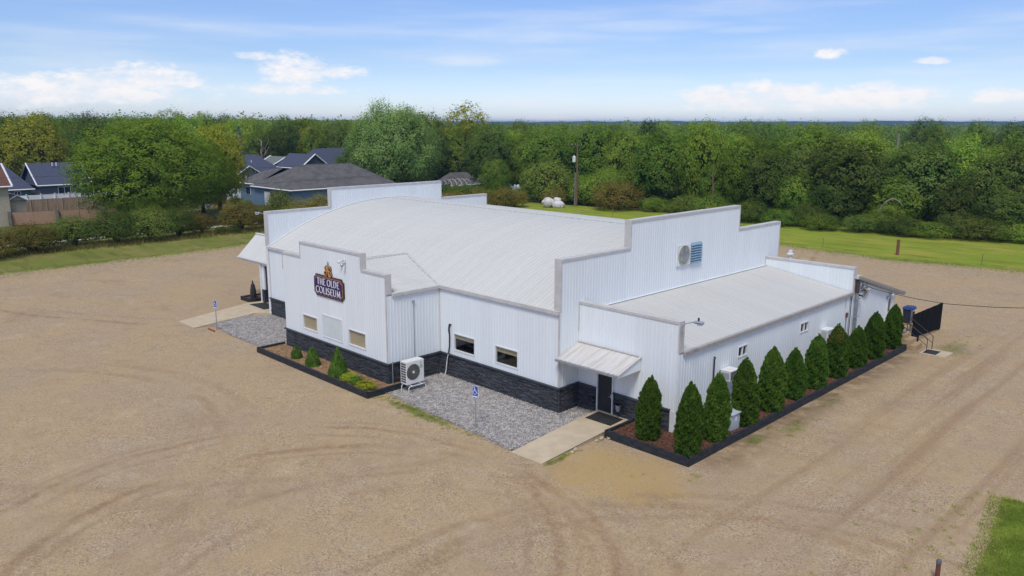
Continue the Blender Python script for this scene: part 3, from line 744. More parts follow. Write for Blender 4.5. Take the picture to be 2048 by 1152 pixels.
b.prism([(cx1 - .04, -.03, zc0 - .02), (cx1 - .04, cy1, zc1 - .02), (cx1 - .04, cy1, zc1 - .14), (cx1 - .04, -.03, 2.95)], (.03, 0, 0))
b.build('canopy_cheek', SIDING, canopy)
b = MB().prism([(cx1 - .06, -.02, zc0 + .035), (cx1 - .06, cy1 - .02, zc1 + .035), (cx1 - .06, cy1 - .02, zc1 - .06), (cx1 - .06, -.02, zc0 - .06)], (.09, 0, 0))
b.box(cx0 + .016, cx1 - .06, -.10, -.045, zc0 + .02, zc0 + .07); b.box(cx0 + .03, cx1 - .06, cy1, -.05, 2.93, 2.95)
b.build('canopy_trim', TRIM, canopy)

# lean-to annex at the far end of the wing
O = (0, 0, 0); YA = 27.5
za0, za1 = 5.15, 3.12
w = MB().box(-6, -.02, YA - .1, YA, 0, za1 - .1).build('wall', WHITET, hall)
siding(w, O, FY, NR, YW + .02, YA, 0, [(YW + .02, YA, za0 - .05, za1)], [(26.1, 27.05, 1.05, 2.95)])
MB().prism([(.28, YW + .05, za0 + .16), (.28, YA + 1.15, za1 - .12), (.28, YA + 1.15, za1 - .02 - .30), (.28, YW + .05, za0 + .0)], (-7, 0, 0)).build('roof', ROOFW, hall)
MB().prism([(.34, YW + .02, za0 + .22), (.34, YA + 1.18, za1 - .06), (.34, YA + 1.18, za1 - .24), (.34, YW + .02, za0 + .04)], (-.055, 0, 0)).build('fascia', GALV, hall)
b = MB(); b.obox(O, FY, NR, 26.1, 26.2, -.05, .07, 1.0, 2.95).obox(O, FY, NR, 26.95, 27.05, -.05, .07, 1.0, 2.95).obox(O, FY, NR, 26.2, 26.95, -.05, .07, 2.86, 2.95)
d2 = b.build('door', WHITET, hall); d2['label'] = 'white back door with glazed upper half'
b = MB().obox(O, FY, NR, 26.2, 26.95, -.03, .0, 1.02, 1.9).obox(O, FY, NR, 26.2, 26.33, -.03, .0, 1.9, 2.86).obox(O, FY, NR, 26.82, 26.95, -.03, .0, 1.9, 2.86); b.build('door_leaf', WHITET, d2)
MB().obox(O, FY, NR, 26.33, 26.82, -.02, -.01, 1.9, 2.86).build('pane', GLASS, d2)
MB().obox(O, FY, NR, 26.2, 26.95, -.5, -.45, 1.0, 2.9).build('door_recess', DARK, d2)

# entrance porch on the far gable
P0 = 0.0
w = MB().box(XL - 4.4, XL - 3.92, .0, .12, 1.2, 3.4).box(XL - 4.4, XL, .9, 1.0, 0, 3.4).box(XL - 4.4, XL - 4.28, .121, 3.4, 0, 3.4).build('wall', WHITET, hall)
stone(w, (0, 0, 0), FX, NF, XL - 4.28, XL - 3.92, -.05, 1.2)
MB().box(XL - 4.43, XL - 4.28, -.13, .0, 0, 3.4).build('porch_post', WHITET, hall)
d3 = MB().box(XL - 3.92, XL - .1, .12, .24, 0, 3.25).build('door', DOORM, hall); d3['label'] = 'black porch door with pale framed notice'
MB().box(XL - 3.5, XL - 2.45, .09, .118, 1.1, 2.6).build('notice_frame', GOLD, d3)
MB().box(XL - 3.42, XL - 2.53, .075, .089, 1.18, 2.52).build('notice', BLIND, d3)
xa, xb = XL - 8.1, XL - .40
proof = MB().box(xa, xb, -.06, .10, 3.28, 3.60).box(xa, xa + .12, .10, 3.4, 3.28, 3.6).box(xa, xb, .1, 3.4, 3.26, 3.28).build('porch_roof', WHITET, hall)
MB().prism([(xa + .1, -.0, 3.6), (xa + .1, 1.72, 5.27), (xa + .1, 3.44, 3.6)], (-.06, 0, 0)).build('porch_gable', SIDING, proof)
a = xa - .1
while a < xb - .05:
    e = min(a + .9144, xb); b = MB(); pts = [p for p in roof_profile(.9144) if a + p[0] <= e + 1e-6]
    if pts[-1][0] + a < e - .01: pts.append((e - a, 0))
    for (p0, h0), (p1, h1) in zip(pts[:-1], pts[1:]):
        for ya, yb in ((-.14, 1.72), (3.58, 1.72)):
            b.quad((a + p0, ya, 3.55 + h0), (a + p1, ya, 3.55 + h1), (a + p1, yb, 5.36 + h1), (a + p0, yb, 5.36 + h0))
    b.build('roof_panel', ROOF, proof); a = e
MB().box(xa - .12, xb, 1.6, 1.84, 5.37, 5.41).build('ridge_cap', WHITET, proof)
MB().tube([(xa - .1, -.2, 3.52), (xb - .2, -.2, 3.52)], .07, 8).build('gutter', TRIM, proof)

# ---------------------------------------------------------------- sign with lettering
SGX0, SGX1, SGZ0, SGZ1, SGY = -23.38, -20.02, 4.33, 5.70, YB
sign = thing('wall_sign', ((SGX0 + SGX1) / 2, SGY, (SGZ0 + SGZ1) / 2), 'purple and gold wall sign lettered in white on the stepped front bay', 'sign')
def notched(x0, x1, z0, z1, r, y):
    p = []
    for cx, cz, a0 in ((x1, z0, 180), (x1, z1, 270), (x0, z1, 0), (x0, z0, 90)):
        for k in range(5):
            an = math.radians(a0 - 22.5 * k if True else 0); p.append((cx + r * math.cos(an), y, cz + r * math.sin(an)))
    return p
def sgn(m, name, x0, x1, z0, z1, r, y0, y1, mat):
    return MB().prism(notched(x0, x1, z0, z1, r, SGY - y1), (0, y1 - y0, 0)).build(name, mat, sign)
sgn(None, 'backing', SGX0, SGX1, SGZ0, SGZ1, .20, .03, .075, DARKPURPLE)
sgn(None, 'frame', SGX0 + .04, SGX1 - .04, SGZ0 + .04, SGZ1 - .04, .19, .076, .09, COPPER)
sgn(None, 'frame', SGX0 + .072, SGX1 - .072, SGZ0 + .072, SGZ1 - .072, .19, .091, .10, DARKPURPLE)
sgn(None, 'frame', SGX0 + .105, SGX1 - .105, SGZ0 + .105, SGZ1 - .105, .19, .101, .112, GOLD)
sgn(None, 'face', SGX0 + .138, SGX1 - .138, SGZ0 + .138, SGZ1 - .138, .19, .113, .13, PURPLE)
# scroll ornament and finial above
oxc = -21.72
b = MB()
for (dx, dz, r) in ((-.23, .14, .165), (.23, .14, .165), (-.175, .47, .145), (.175, .47, .145)):
    b.prism([(oxc + dx + (r + .045) * math.cos(k * math.pi / 8), SGY - .06, SGZ1 + dz + (r + .04) * math.sin(k * math.pi / 8)) for k in range(16)], (0, .03, 0))
b.build('ornament_backing', DARKPURPLE, sign)
b = MB()
for (dx, dz, r) in ((-.23, .14, .165), (.23, .14, .165), (-.175, .47, .145), (.175, .47, .145)):
    b.tube([(oxc + dx + r * math.cos(k * math.pi / 10), SGY - .09, SGZ1 + dz + r * math.sin(k * math.pi / 10)) for k in range(21)], .026, 6)
b.tube([(oxc - .3, SGY - .1, SGZ1 + .02), (oxc + .18, SGY - .1, SGZ1 + .54)], .022, 6).tube([(oxc + .3, SGY - .1, SGZ1 + .02), (oxc - .18, SGY - .1, SGZ1 + .54)], .025, 6)
b.build('ornament', GOLD, sign)
MB().tube([(oxc, SGY - .06, SGZ1 + .52), (oxc, SGY - .06, SGZ1 + .64), (oxc, SGY - .06, SGZ1 + .84), (oxc, SGY - .06, SGZ1 + .94)], [.035, .055, .05, .015], 8).build('finial', GALV, sign)
# letters drawn as thick and thin strokes with small serifs; unit height 1
GL = {
 'T': (.62, [('l', .31, 0, .31, 1, .15), ('l', .0, .96, .62, .96, .08), ('l', .02, .88, .02, 1, .05), ('l', .60, .88, .60, 1, .05), ('l', .2, .02, .42, .02, .04)]),
 'H': (.70, [('l', .12, 0, .12, 1, .14), ('l', .58, 0, .58, 1, .14), ('l', .12, .5, .58, .5, .07), ('l', .02, .02, .22, .02, .04), ('l', .48, .02, .68, .02, .04), ('l', .02, .98, .22, .98, .04), ('l', .48, .98, .68, .98, .04)]),
 'E': (.54, [('l', .13, 0, .13, 1, .14), ('l', .05, .965, .50, .965, .07), ('l', .05, .035, .52, .035, .07), ('l', .15, .51, .42, .51, .065), ('l', .50, .86, .50, 1, .05), ('l', .52, 0, .52, .16, .05)]),
 'O': (.82, [('a', .41, .5, .35, .46, 0, 360, .13, .07)]),
 'L': (.52, [('l', .13, 0, .13, 1, .14), ('l', .05, .035, .50, .035, .07), ('l', .50, 0, .50, .18, .05), ('l', .03, .98, .23, .98, .04)]),
 'D': (.74, [('l', .13, 0, .13, 1, .14), ('a', .22, .5, .43, .465, -90, 90, .13, .07), ('l', .03, .965, .24, .965, .07), ('l', .03, .035, .24, .035, .07)]),
 'C': (.68, [('a', .39, .5, .33, .46, 48, 312, .13, .07), ('l', .62, .78, .62, .98, .05), ('l', .62, .04, .62, .24, .05)]),
 'I': (.28, [('l', .14, 0, .14, 1, .14), ('l', .03, .02, .25, .02, .04), ('l', .03, .98, .25, .98, .04)]),
 'S': (.54, [('a', .27, .735, .20, .23, 40, 255, .10, .07), ('a', .27, .265, .22, .23, -140, 75, .11, .07), ('l', .44, .80, .44, .99, .05), ('l', .07, .0, .07, .22, .05), ('l', .12, .66, .43, .36, .12)]),
 'U': (.70, [('l', .12, .3, .12, 1, .14), ('l', .58, .3, .58, 1, .08), ('a', .35, .32, .24, .29, 180, 360, .10, .07), ('l', .02, .98, .22, .98, .04), ('l', .48, .98, .68, .98, .04)]),
 'M': (.88, [('l', .13, 0, .16, 1, .08), ('l', .74, 0, .71, 1, .14), ('l', .16, .97, .43, .12, .13), ('l', .43, .12, .71, .97, .07), ('l', .03, .02, .23, .02, .04), ('l', .63, .02, .85, .02, .04)]),
}
def glyph(b, ch, ox, oz, s, y, d=.016, kx=1.0):
    def seg(x0, z0, x1, z1, w):
        L = math.hypot(x1 - x0, z1 - z0) or 1; nx, nz = -(z1 - z0) / L * w / 2, (x1 - x0) / L * w / 2
        b.prism([(ox + (x0 + nx) * s * kx, y, oz + (z0 + nz) * s), (ox + (x0 - nx) * s * kx, y, oz + (z0 - nz) * s), (ox + (x1 - nx) * s * kx, y, oz + (z1 - nz) * s), (ox + (x1 + nx) * s * kx, y, oz + (z1 + nz) * s)], (0, d, 0))
    for st in GL[ch][1]:
        if st[0] == 'l': seg(*st[1:])
        else:
            _, cx, cz, rx, rz, a0, a1, wv, wh = st; nseg = max(6, int(abs(a1 - a0) / 18))
            def ring(an, o):
                c_, s_ = math.cos(an), math.sin(an); w = (wv * c_ * c_ + wh * s_ * s_) / 2 * o
                return (ox + (cx + (rx + w) * c_) * s * kx, y, oz + (cz + (rz + w) * s_) * s)
            for k in range(nseg):
                p, q = math.radians(a0 + (a1 - a0) * k / nseg), math.radians(a0 + (a1 - a0) * (k + 1) / nseg)
                b.prism([ring(p, 1), ring(p, -1), ring(q, -1), ring(q, 1)], (0, d, 0))
def word(txt, x0, x1, z, h):
    adv = sum(.34 if c == ' ' else GL[c][0] + .09 for c in txt) - .09; kx = (x1 - x0) / (adv * h); x = x0
    for c in txt:
        if c == ' ': x += .34 * h * kx; continue
        b = MB(); glyph(b, c, x, z, h, SGY - .147, .016, kx); b.build('letter', LETTERW, sign); x += (GL[c][0] + .09) * h * kx
word('THE OLDE', SGX0 + .46, SGX1 - .42, SGZ0 + .745, .44)
word('COLISEUM', SGX0 + .29, SGX1 - .29, SGZ0 + .205, .44)

# ---------------------------------------------------------------- lamps on the building
def arm_lamp(loc, dirv, label, L=.60, rise=.26):
    o = thing('arm_lamp', loc, label, 'lamp', 'lamps on arms at the building corners'); l = Vector(loc); d = Vector(dirv)
    MB().tube([l + Vector((0, 0, -.5)), l + Vector((0, 0, .03))], .03, 8).build('bracket', GALV, o)
    MB().tube([l + Vector((0, 0, -.05)), l + d * .15 + Vector((0, 0, rise * .6)), l + d * .5 + Vector((0, 0, rise)), l + d * L + Vector((0, 0, rise * 1.05))], .025, 8).build('arm', GALV, o)
    h = l + d * L + Vector((0, 0, rise * 1.0)); sd_ = Vector((-d.y, d.x, 0))
    b = MB()
    b.tube([h - d * .10, h + d * .0, h + d * .18, h + d * .36, h + d * .41], [.04, .075, .095, .08, .02], 10).build('lamp_head', GALV, o)
    MB().tube([h + d * .08 + Vector((0, 0, -.09)), h + d * .33 + Vector((0, 0, -.10))], .055, 8).build('lens', GLASSY, o)
    MB().lathe([(.045, 0), (.045, .13), (.035, .15)], h + d * .14 + Vector((0, 0, .08)), 8).build('photocell', BLKMETAL, o)
GLASSY = M('cloudy_lens', (.60, .62, .62), .3, (.52, .54, .55), 4)
arm_lamp((.12, -.02, 5.62), (.93, .36, 0), 'grey arm lamp on the front corner of the low wing')
arm_lamp((XL - .12, YM + .1, 7.80), (-.93, -.36, 0), 'grey arm lamp on the tall far gable beside the porch', .75, .22)
fl = thing('floodlight', (-19.88, YB, 6.80), 'white twin floodlight high on the stepped front bay', 'lamp')
b = MB().obox((0, YB, 0), FX, NF, -19.97, -19.79, .02, .08, 6.78, 6.98); b.build('base', PLASTICW, fl)
for dx, dz, m_ in ((-.22, .05, 'white'), (.10, -.10, 'grey')):
    c_ = Vector((-19.88 + dx, YB - .22, 6.80 + dz)); d_ = Vector((dx * .8, -.8, -.45)).normalized()
    MB().tube([c_ - d_ * .13, c_ - d_ * .05, c_ + d_ * .10, c_ + d_ * .13], [.04, .06, .10, .09], 10).build('lamp_head', PLASTICW if m_ == 'white' else GALV, fl)
    MB().tube([(-19.88, YB - .06, 6.88), tuple(c_ - d_ * .1)], .025, 6).build('arm', GALV, fl)
wl = thing('bulkhead_lamp', (0.05, 26.0, 3.0), 'small white bulkhead lamp beside the back door', 'lamp')
MB().obox((0, 0, 0), FY, NR, 25.92, 26.05, .02, .08, 2.85, 3.1).build('base', GALV, wl); MB().lathe([(.08, 0), (.13, .12), (.10, .25), (.02, .3)], (.2, 26.45, 3.02), 10).build('globe', PLASTICW, wl)
MB().tube([(.06, 26.0, 3.05), (.2, 26.3, 3.1), (.2, 26.45, 3.06)], .03, 6).build('arm', GALV, wl)

# ---------------------------------------------------------------- mini-split condenser on its stand
X0, X1, Y0, Y1, Z0, Z1 = -14.78, -14.22, -5.32, -4.10, .50, 1.80
cu = thing('condenser', (-14.5, -4.7, 0), 'white condenser unit with round fan grille on a white leg stand', 'air conditioner')
b = MB().box(X0, X1 - .02, Y0, Y1, Z0, Z1 - .05).box(X0 - .01, X1 - .015, Y0 - .012, Y1 + .012, Z1 - .049, Z1).box(X1 - .019, X1, Y0 + .002, Y1 - .002, Z0 + .002, Z1 - .05); b.build('casing', PLASTICW, cu)
fc = (X1, -4.86, 1.18); b = MB()
b.prism([(X1 + .003, fc[1] + .46 * math.cos(k * math.pi / 16), fc[2] + .46 * math.sin(k * math.pi / 16)) for k in range(32)], (.012, 0, 0)).build('fan_opening', GRILLE, cu)
b = MB()
for rr in (.12, .20, .28, .36, .44): b.tube([(X1 + .022, fc[1] + rr * math.cos(k * math.pi / 14), fc[2] + rr * math.sin(k * math.pi / 14)) for k in range(29)], .008, 4)
for k in range(10): b.tube([(X1 + .024, fc[1] + .08 * math.cos(k * math.pi / 5), fc[2] + .08 * math.sin(k * math.pi / 5)), (X1 + .024, fc[1] + .45 * math.cos(k * math.pi / 5 + .3), fc[2] + .45 * math.sin(k * math.pi / 5 + .3))], .007, 4)
b.build('fan_guard', GRIL2 if False else M('guard_wire', (.22, .22, .19), .6), cu)
MB().prism([(X1 + .03, fc[1] + .08 * math.cos(k * math.pi / 8), fc[2] + .08 * math.sin(k * math.pi / 8)) for k in range(16)], (.01, 0, 0)).build('hub', PLASTICW, cu)
b = MB()
for k in range(8): b.box(X0 + .06, X0 + .27, Y0 - .016, Y0 - .001, Z0 + .10 + k * .145, Z0 + .19 + k * .145).box(X0 + .30, X0 + .48, Y0 - .016, Y0 - .001, Z0 + .10 + k * .145, Z0 + .19 + k * .145)
b.build('coil_grille', GRILLE, cu)
GREENL = M('green_badge', (.03, .30, .14), .5); PINKL = M('grey_badge', (.50, .46, .46), .5)
b = MB().tube([(X1 + .006, -4.30 + .07 * math.cos(k * math.pi / 8), 1.42 + .085 * math.sin(k * math.pi / 8)) for k in range(17)], .018, 5); b.build('badge', GREENL, cu)
MB().prism([(X1 + .002, -4.31 + .05 * math.cos(k * math.pi / 6), 1.63 + .06 * math.sin(k * math.pi / 6)) for k in range(12)], (.006, 0, 0)).build('badge', PINKL, cu)
b = MB()
for xx in (X0 + .06, X1 + .16):
    b.tube([(xx, Y0 + .0, 0), (xx, Y0 + .0, .34), (xx, Y0 + .08, .42), (xx, Y1 - .08, .42), (xx, Y1, .34), (xx, Y1, 0)], .026, 8)
b.build('stand', PLASTICW, cu)
b = MB()
for yy in (Y0 + .25, Y1 - .3): b.tube([(X0 + .06, yy, .44), (X1 + .16, yy, .44)], .02, 6)
b.build('stand_rail', PLASTICW, cu)
def pipe(name, path, r, mat, label, cat='pipe', n=8): return tag(MB().tube(path, r, n).build(name, mat), label, cat)
pipe('conduit', [(XBR + .06, -3.54, 4.72), (XBR + .06, -3.54, 1.5), (XBR + .16, -3.6, 1.3), (XBR + .5, -3.9, 1.15), (XBR + 1.0, -4.1, 1.2)], .022, GALV, 'thin grey conduit running up the bay side wall above the condenser', 'conduit')
tag(MB().box(XBR + .03, XBR + .11, -3.60, -3.48, 4.70, 4.86).build('junction_box', GALV), 'small grey junction box at the top of the bay conduit', 'box')
pipe('standpipe', [(XBR + .2, YB + .15, 0), (XBR + .2, YB + .15, 1.55)], .025, GALV, 'thin grey pipe beside the condenser at the bay corner')
ls = thing('lineset', (-14.95, YM - .1, 0), 'black wrapped refrigerant line looping down beside the front window', 'pipe')
MB().tube([(-14.80, YM - .02, 3.22), (-14.84, YM - .10, 3.25), (-14.88, YM - .11, 3.05), (-14.90, YM - .10, 2.85), (-14.86, YM - .09, 2.6), (-14.88, YM - .09, 1.9), (-14.93, YM - .15, 1.42)], [.05, .06, .05, .06, .045, .045, .04], 8).build('wrapped_line', RUBBER, ls)
MB().tube([(-14.93, YM - .15, 1.42), (-15.02, YM - .19, .9), (-15.10, YM - .2, .35), (-15.14, YM - .28, .03)], .032, 8).build('drain_hose', PLASTICW, ls)
MB().tube([(-14.95, YM - .14, 1.42), (-14.97, YM - .15, .95)], .045, 8).build('tape_wrap', RUBBER, ls)
pipe('downspout', [(XBL + .35, YB - .05, 5.9), (XBL + .35, YB - .05, 5.95)], .02, GALV, 'short stub of pipe at the far end of the bay') if False else None

# ---------------------------------------------------------------- exhaust fan, window air conditioners, vents
ef = thing('exhaust_fan', (XM, 10.1, 7.1), 'square white exhaust fan beside blue louvres high on the gable wall', 'exhaust fan')
O = (XM, 0, 0)
MB().obox(O, FY, NR, 8.76, 10.22, .025, .10, 6.54, 7.80).build('housing', WHITET, ef)
c_ = (9.49, 7.17); pp = lambda r, x: [(XM + x, c_[0] + r * math.cos(k * math.pi / 16), c_[1] + r * math.sin(k * math.pi / 16)) for k in range(33)]
MB().prism(pp(.56, .101)[:-1], (.012, 0, 0)).build('fan_opening', M('fan_recess', (.42, .43, .39), .7), ef)
MB().tube(pp(.58, .115), .04, 6).build('fan_ring', M('aged_ivory_paint', (.52, .49, .38), .5), ef)
b = MB()
for k in range(5):
    a0 = k * 2 * math.pi / 5; q = []
    for rr, da in ((.1, -.2), (.52, -.28), (.54, .28), (.1, .25)): q.append((XM + .118 + .02 * (da > 0), c_[0] + rr * math.cos(a0 + da), c_[1] + rr * math.sin(a0 + da)))
    b.quad(*q)
b.build('fan_blades', M('dusty_fan_metal', (.47, .475, .44), .6), ef)
b = MB()
for rr in (.15, .28, .40, .50): b.tube(pp(rr, .15), .009, 4)
for k in range(8): b.tube([(XM + .152, c_[0], c_[1]), (XM + .152, c_[0] + .56 * math.cos(k * math.pi / 4), c_[1] + .56 * math.sin(k * math.pi / 4))], .008, 4)
b.build('fan_guard', GALV, ef)
MB().obox(O, FY, NR, 10.225, 11.42, .025, .05, 6.54, 7.80).build('louvre_frame', BLUELOUV, ef)
for k in range(8):
    z = 6.56 + k * .155
    MB().prism([(XM + .052, 10.24, z + .15), (XM + .17, 10.24, z + .02), (XM + .15, 10.24, z), (XM + .052, 10.24, z + .10)], (0, 1.22, 0)).build('louvre_slat', BLUELOUV, ef)
def window_ac(y0, y1, z0, z1, dep, label, face):
    o = thing('window_air_conditioner', (0, (y0 + y1) / 2, z0), label, 'air conditioner', 'window air conditioners on the side wall'); W0 = (0, 0, 0)
    b = MB().obox(W0, FY, NR, y0, y1, .024, dep, z0, z1).obox(W0, FY, NR, y0 - .012, y1 + .012, .03, dep + .03, z1 + .001, z1 + .03); b.build('casing', PLASTICW, o)
    MB().obox(W0, FY, NR, y0 + .06, y1 - .06, dep + .002, dep + .012, z0 + .06, z1 - .06).build('coil_grille', GRILLE if face else PLASTICW, o)
    b = MB()
    for k in range(7):
        z = z0 + .10 + k * (z1 - z0 - .2) / 6; b.obox(W0, FY, NR, y0 + .06, y1 - .06, dep + .013, dep + .02, z - .012, z + .012)
        b.obox(W0, FX, NF, .12, dep - .06, -y0 + .001, -y0 + .008, z - .015, z + .015)
    b.build('louvre', GALV, o)
    MB().obox(W0, FY, NR, y0 - .05, y1 + .05, .024, .045, z0 - .05, z0 - .002).build('sill', TRIM, o)
window_ac(3.80, 4.62, 2.12, 2.62, .62, 'white window air conditioner with dark grille, between arborvitae near the front corner', True)
window_ac(15.35, 16.25, 2.02, 2.62, .52, 'cream window air conditioner above the arborvitae near the service mast', False)
av = thing('wall_vent', (0.02, 21.9, 4.0), 'weathered hooded vent box high on the annex wall beside the mast', 'vent')
AGED = M('stained_vent_metal', (.60, .59, .50), .7, (.46, .43, .34), 4)
MB().obox((0, 0, 0), FY, NR, 21.55, 22.2, .025, .12, 3.75, 4.28).build('housing', AGED, av); MB().prism([(.12, 21.5, 4.30), (.24, 21.5, 4.20), (.24, 21.5, 4.17), (.12, 21.5, 4.26)], (0, .75, 0)).build('hood', AGED, av)
b = MB()
for k in range(4): b.obox((0, 0, 0), FY, NR, 21.6, 22.15, .122, .14, 3.80 + k * .1, 3.86 + k * .1)
b.build('slat', AGED, av)
pipe('vent_pipe', [(.08, 3.10, .5), (.08, 3.10, 3.32), (.10, 3.13, 3.42), (.09, 3.05, 3.48)], .04, RUBBER, 'black vent pipe standing against the side wall behind the second arborvitae')
rv = thing('roof_vent', (-4.74, 20.6, 5.2), 'white capped roof vent pipe behind the rear parapet', 'vent')
MB().lathe([(.13, 0), (.13, 1.0)], (-4.74, 20.6, 5.2), 12).build('pipe', PIPEW, rv); MB().lathe([(.13, 0), (.24, .02), (.24, .10), (.14, .14), (.14, .30), (.02, .36)], (-4.74, 20.6, 6.08), 12).build('cap', PIPEW, rv)
MB().box(-6, 0, 20, 21.2, 5.0, 5.22).build('roof', ROOFW, hall)
hb = thing('hose_bib', (.06, .5, 2.1), 'small white fitting on the side wall near the front corner', 'fitting')
MB().obox((0, 0, 0), FY, NR, .45, .56, .02, .09, 2.05, 2.3).build('body', PIPEW, hb); MB().tube([(.09, .5, 2.1), (.16, .5, 2.05)], .02, 6).build('spout', GALV, hb)
gx = thing('utility_box', (1.2, 2.6, .2), 'low grey utility cabinet between the second and third arborvitae', 'cabinet')
MB().box(.95, 1.75, 2.15, 2.95, .18, 1.05).build('cabinet', GREYBOX, gx); MB().prism([(.90, 2.10, 1.052), (1.82, 2.10, 1.052), (1.82, 2.10, 1.10), (.90, 2.10, 1.16)], (0, .92, 0)).build('lid', GREYBOX, gx)
MB().box(1.752, 1.762, 2.22, 2.88, .25, .98).build('panel', GREYBOX, gx); MB().box(1.0, 1.6, 2.135, 2.148, .3, .9).build('vent_panel', GRILLE, gx); MB().box(1.763, 1.77, 2.5, 2.62, .70, .92).build('sticker', LETTERW, gx)

# service mast, meter and overhead cable
ms = thing('service_mast', (.2, 20.3, 0), 'grey electrical service mast with looped black cables at the wing end', 'mast')
MB().tube([(.16, 20.22, 0), (.16, 20.22, 4.6), (.16, 20.22, 5.0)], .105, 12).build('mast_pipe', GALV, ms)
MB().tube([(.14, 20.52, 0), (.14, 20.52, 4.0)], .045, 8).build('conduit', GALV, ms)
MB().tube([(.16, 20.22, 4.2), (.16, 20.22, 5.02)], [.13, .14], 10).build('mast_head', M('dark_mast_cap', (.07, .05, .045), .7), ms)
b = MB()
for z in (1.2, 2.6, 3.8): b.tube([(.0, 20.05, z), (.28, 20.05, z), (.28, 20.62, z), (.0, 20.62, z)], .018, 5)
b.build('strap', GALV, ms)
b = MB(); r5 = random.Random(4)
for k in range(9):
    x, y, z = .25 + r5.uniform(-.05, .15), 20.35 + r5.uniform(-.1, .2), 4.85 - k * .08; q = r5.uniform(.1, .22)
    b.tube([(x, y, z), (x + q, y + q, z + .12), (x + q * 1.2, y + .1, z - .18), (x + .05, y + .05, z - .35)], .016, 5)
b.tube([(.2, 20.4, 4.3), (.45, 20.9, 4.32)], .03, 6).tube([(.2, 20.45, 4.05), (.3, 20.7, 3.95)], .06, 6)
b.build('cable_loops', RUBBER, ms)
cab = [(.36, 20.5, 4.78)]
path = [(.36, 20.5, 4.78), (1.1, 20.36, 4.62), (1.89, 20.2, 4.54), (3.85, 19.7, 4.5), (5.67, 18.99, 4.6), (6.98, 18.32, 4.82), (8.63, 17.7, 5.08), (10.13, 17.0, 5.41), (13, 15.7, 6.2), (17, 13.9, 7.6), (21, 12.0, 9.2)]
tag(MB().tube(path, .018, 5).build('service_cable', RUBBER), 'black service cable sagging from the mast out over the lot', 'cable')
mt = thing('meter_box', (.05, 19.1, 2.9), 'rusty weathered meter box with pipe on the side wall beside the mast', 'meter')
MB().obox((0, 0, 0), FY, NR, 19.0, 19.2, .024, .12, 2.75, 3.05).build('box', RUST, mt); MB().tube([(.06, 19.1, .3), (.06, 19.1, 2.75)], .02, 6).tube([(.05, 18.85, 3.4), (.05, 18.85, 4.1)], .012, 5).build('pipe', GALV, mt)

# ---------------------------------------------------------------- timber beds
def timber_bed(label, runs, h, mulch_poly, mulch_mat, mname, mlabel):
    o = thing('timber_bed', (runs[0][0], runs[0][1], 0), label, 'planter', 'black timber beds along the hall')
    n = 3; c = h / n
    for k in range(n):
        for (x0, y0, x1, y1) in runs:
            L = math.hypot(x1 - x0, y1 - y0); m = max(1, round(L / 2.44)); u = ((x1 - x0) / L, (y1 - y0) / L, 0); nn = (u[1], -u[0], 0); a = 0; first = (L / m) * (.5 if k % 2 else 1)
            cuts = [0]
            while cuts[-1] < L - .05: cuts.append(min(cuts[-1] + (first if len(cuts) == 1 else L / m), L))
            for p, q in zip(cuts[:-1], cuts[1:]):
                if q - p < .08: continue
                j = ST.uniform(-.012, .012); b = MB().obox((x0, y0, 0), u, nn, p + .004, q - .004, -.13 + j - k * .012, j - k * .012, k * c + .003, (k + 1) * c - .003)
                b.build('timber', TIMBER, o)
    s = MB().poly(mulch_poly).build(mname, mulch_mat, None, origin=(0, 0, 0)); tag(s, mlabel, None, None, 'structure')
    return o
timber_bed('long black timber bed wrapping the low wing, planted with arborvitae', [(2.29, -2.39, 2.29, 24.05), (-2.46, -2.39, 2.29, -2.39), (2.29, 24.05, .03, 24.05), (-2.46, -.12, -2.46, -2.39)], .40,
           [(-2.40, -.06, .27), (-2.40, -2.3, .25), (2.2, -2.3, .25), (2.2, 24, .25), (.0, 24, .27), (.0, -.06, .27)], MULCH, 'mulch', 'reddish bark mulch in the long timber bed')
timber_bed('black timber bed under the sign at the foot of the bay', [(-27.75, -7.42, -15.05, -7.42), (-15.05, -7.42, -15.05, -4.75), (-27.75, -5.4, -27.75, -7.42)], .36,
           [(-27.7, -7.35, .20), (-15.1, -7.35, .20), (-15.1, -4.75, .20), (-15.75, -4.75, .2), (-15.75, -5.35, .22), (-27.7, -5.35, .22)], MULCHTAN, 'mulch', 'tan wood mulch in the bed under the sign')
timber_bed('small square black timber planter beside the far porch', [(-43.5, -.8, -41.7, -.8), (-41.7, -.8, -41.7, 1.2), (-43.5, 1.2, -43.5, -.8), (-41.7, 1.2, -43.5, 1.2)], .33,
           [(-43.45, -.75, .2), (-41.75, -.75, .2), (-41.75, 1.15, .2), (-43.45, 1.15, .2)], MULCH, 'mulch', 'bark mulch in the small porch planter')
um = thing('obelisk', (-42.5, -.1, .2), 'black cone-shaped wrapped plant standing in the small porch planter', 'ornament')
MB().lathe([(.24, 0), (.27, .25), (.24, .7), (.16, 1.15), (.07, 1.3)], (-42.5, -.1, .2), 10).build('wrap', RUBBER, um); MB().lathe([(.05, 0), (.08, .07), (.04, .2), (.01, .26)], (-42.5, -.1, 1.5), 8).build('tip', RUBBER, um)
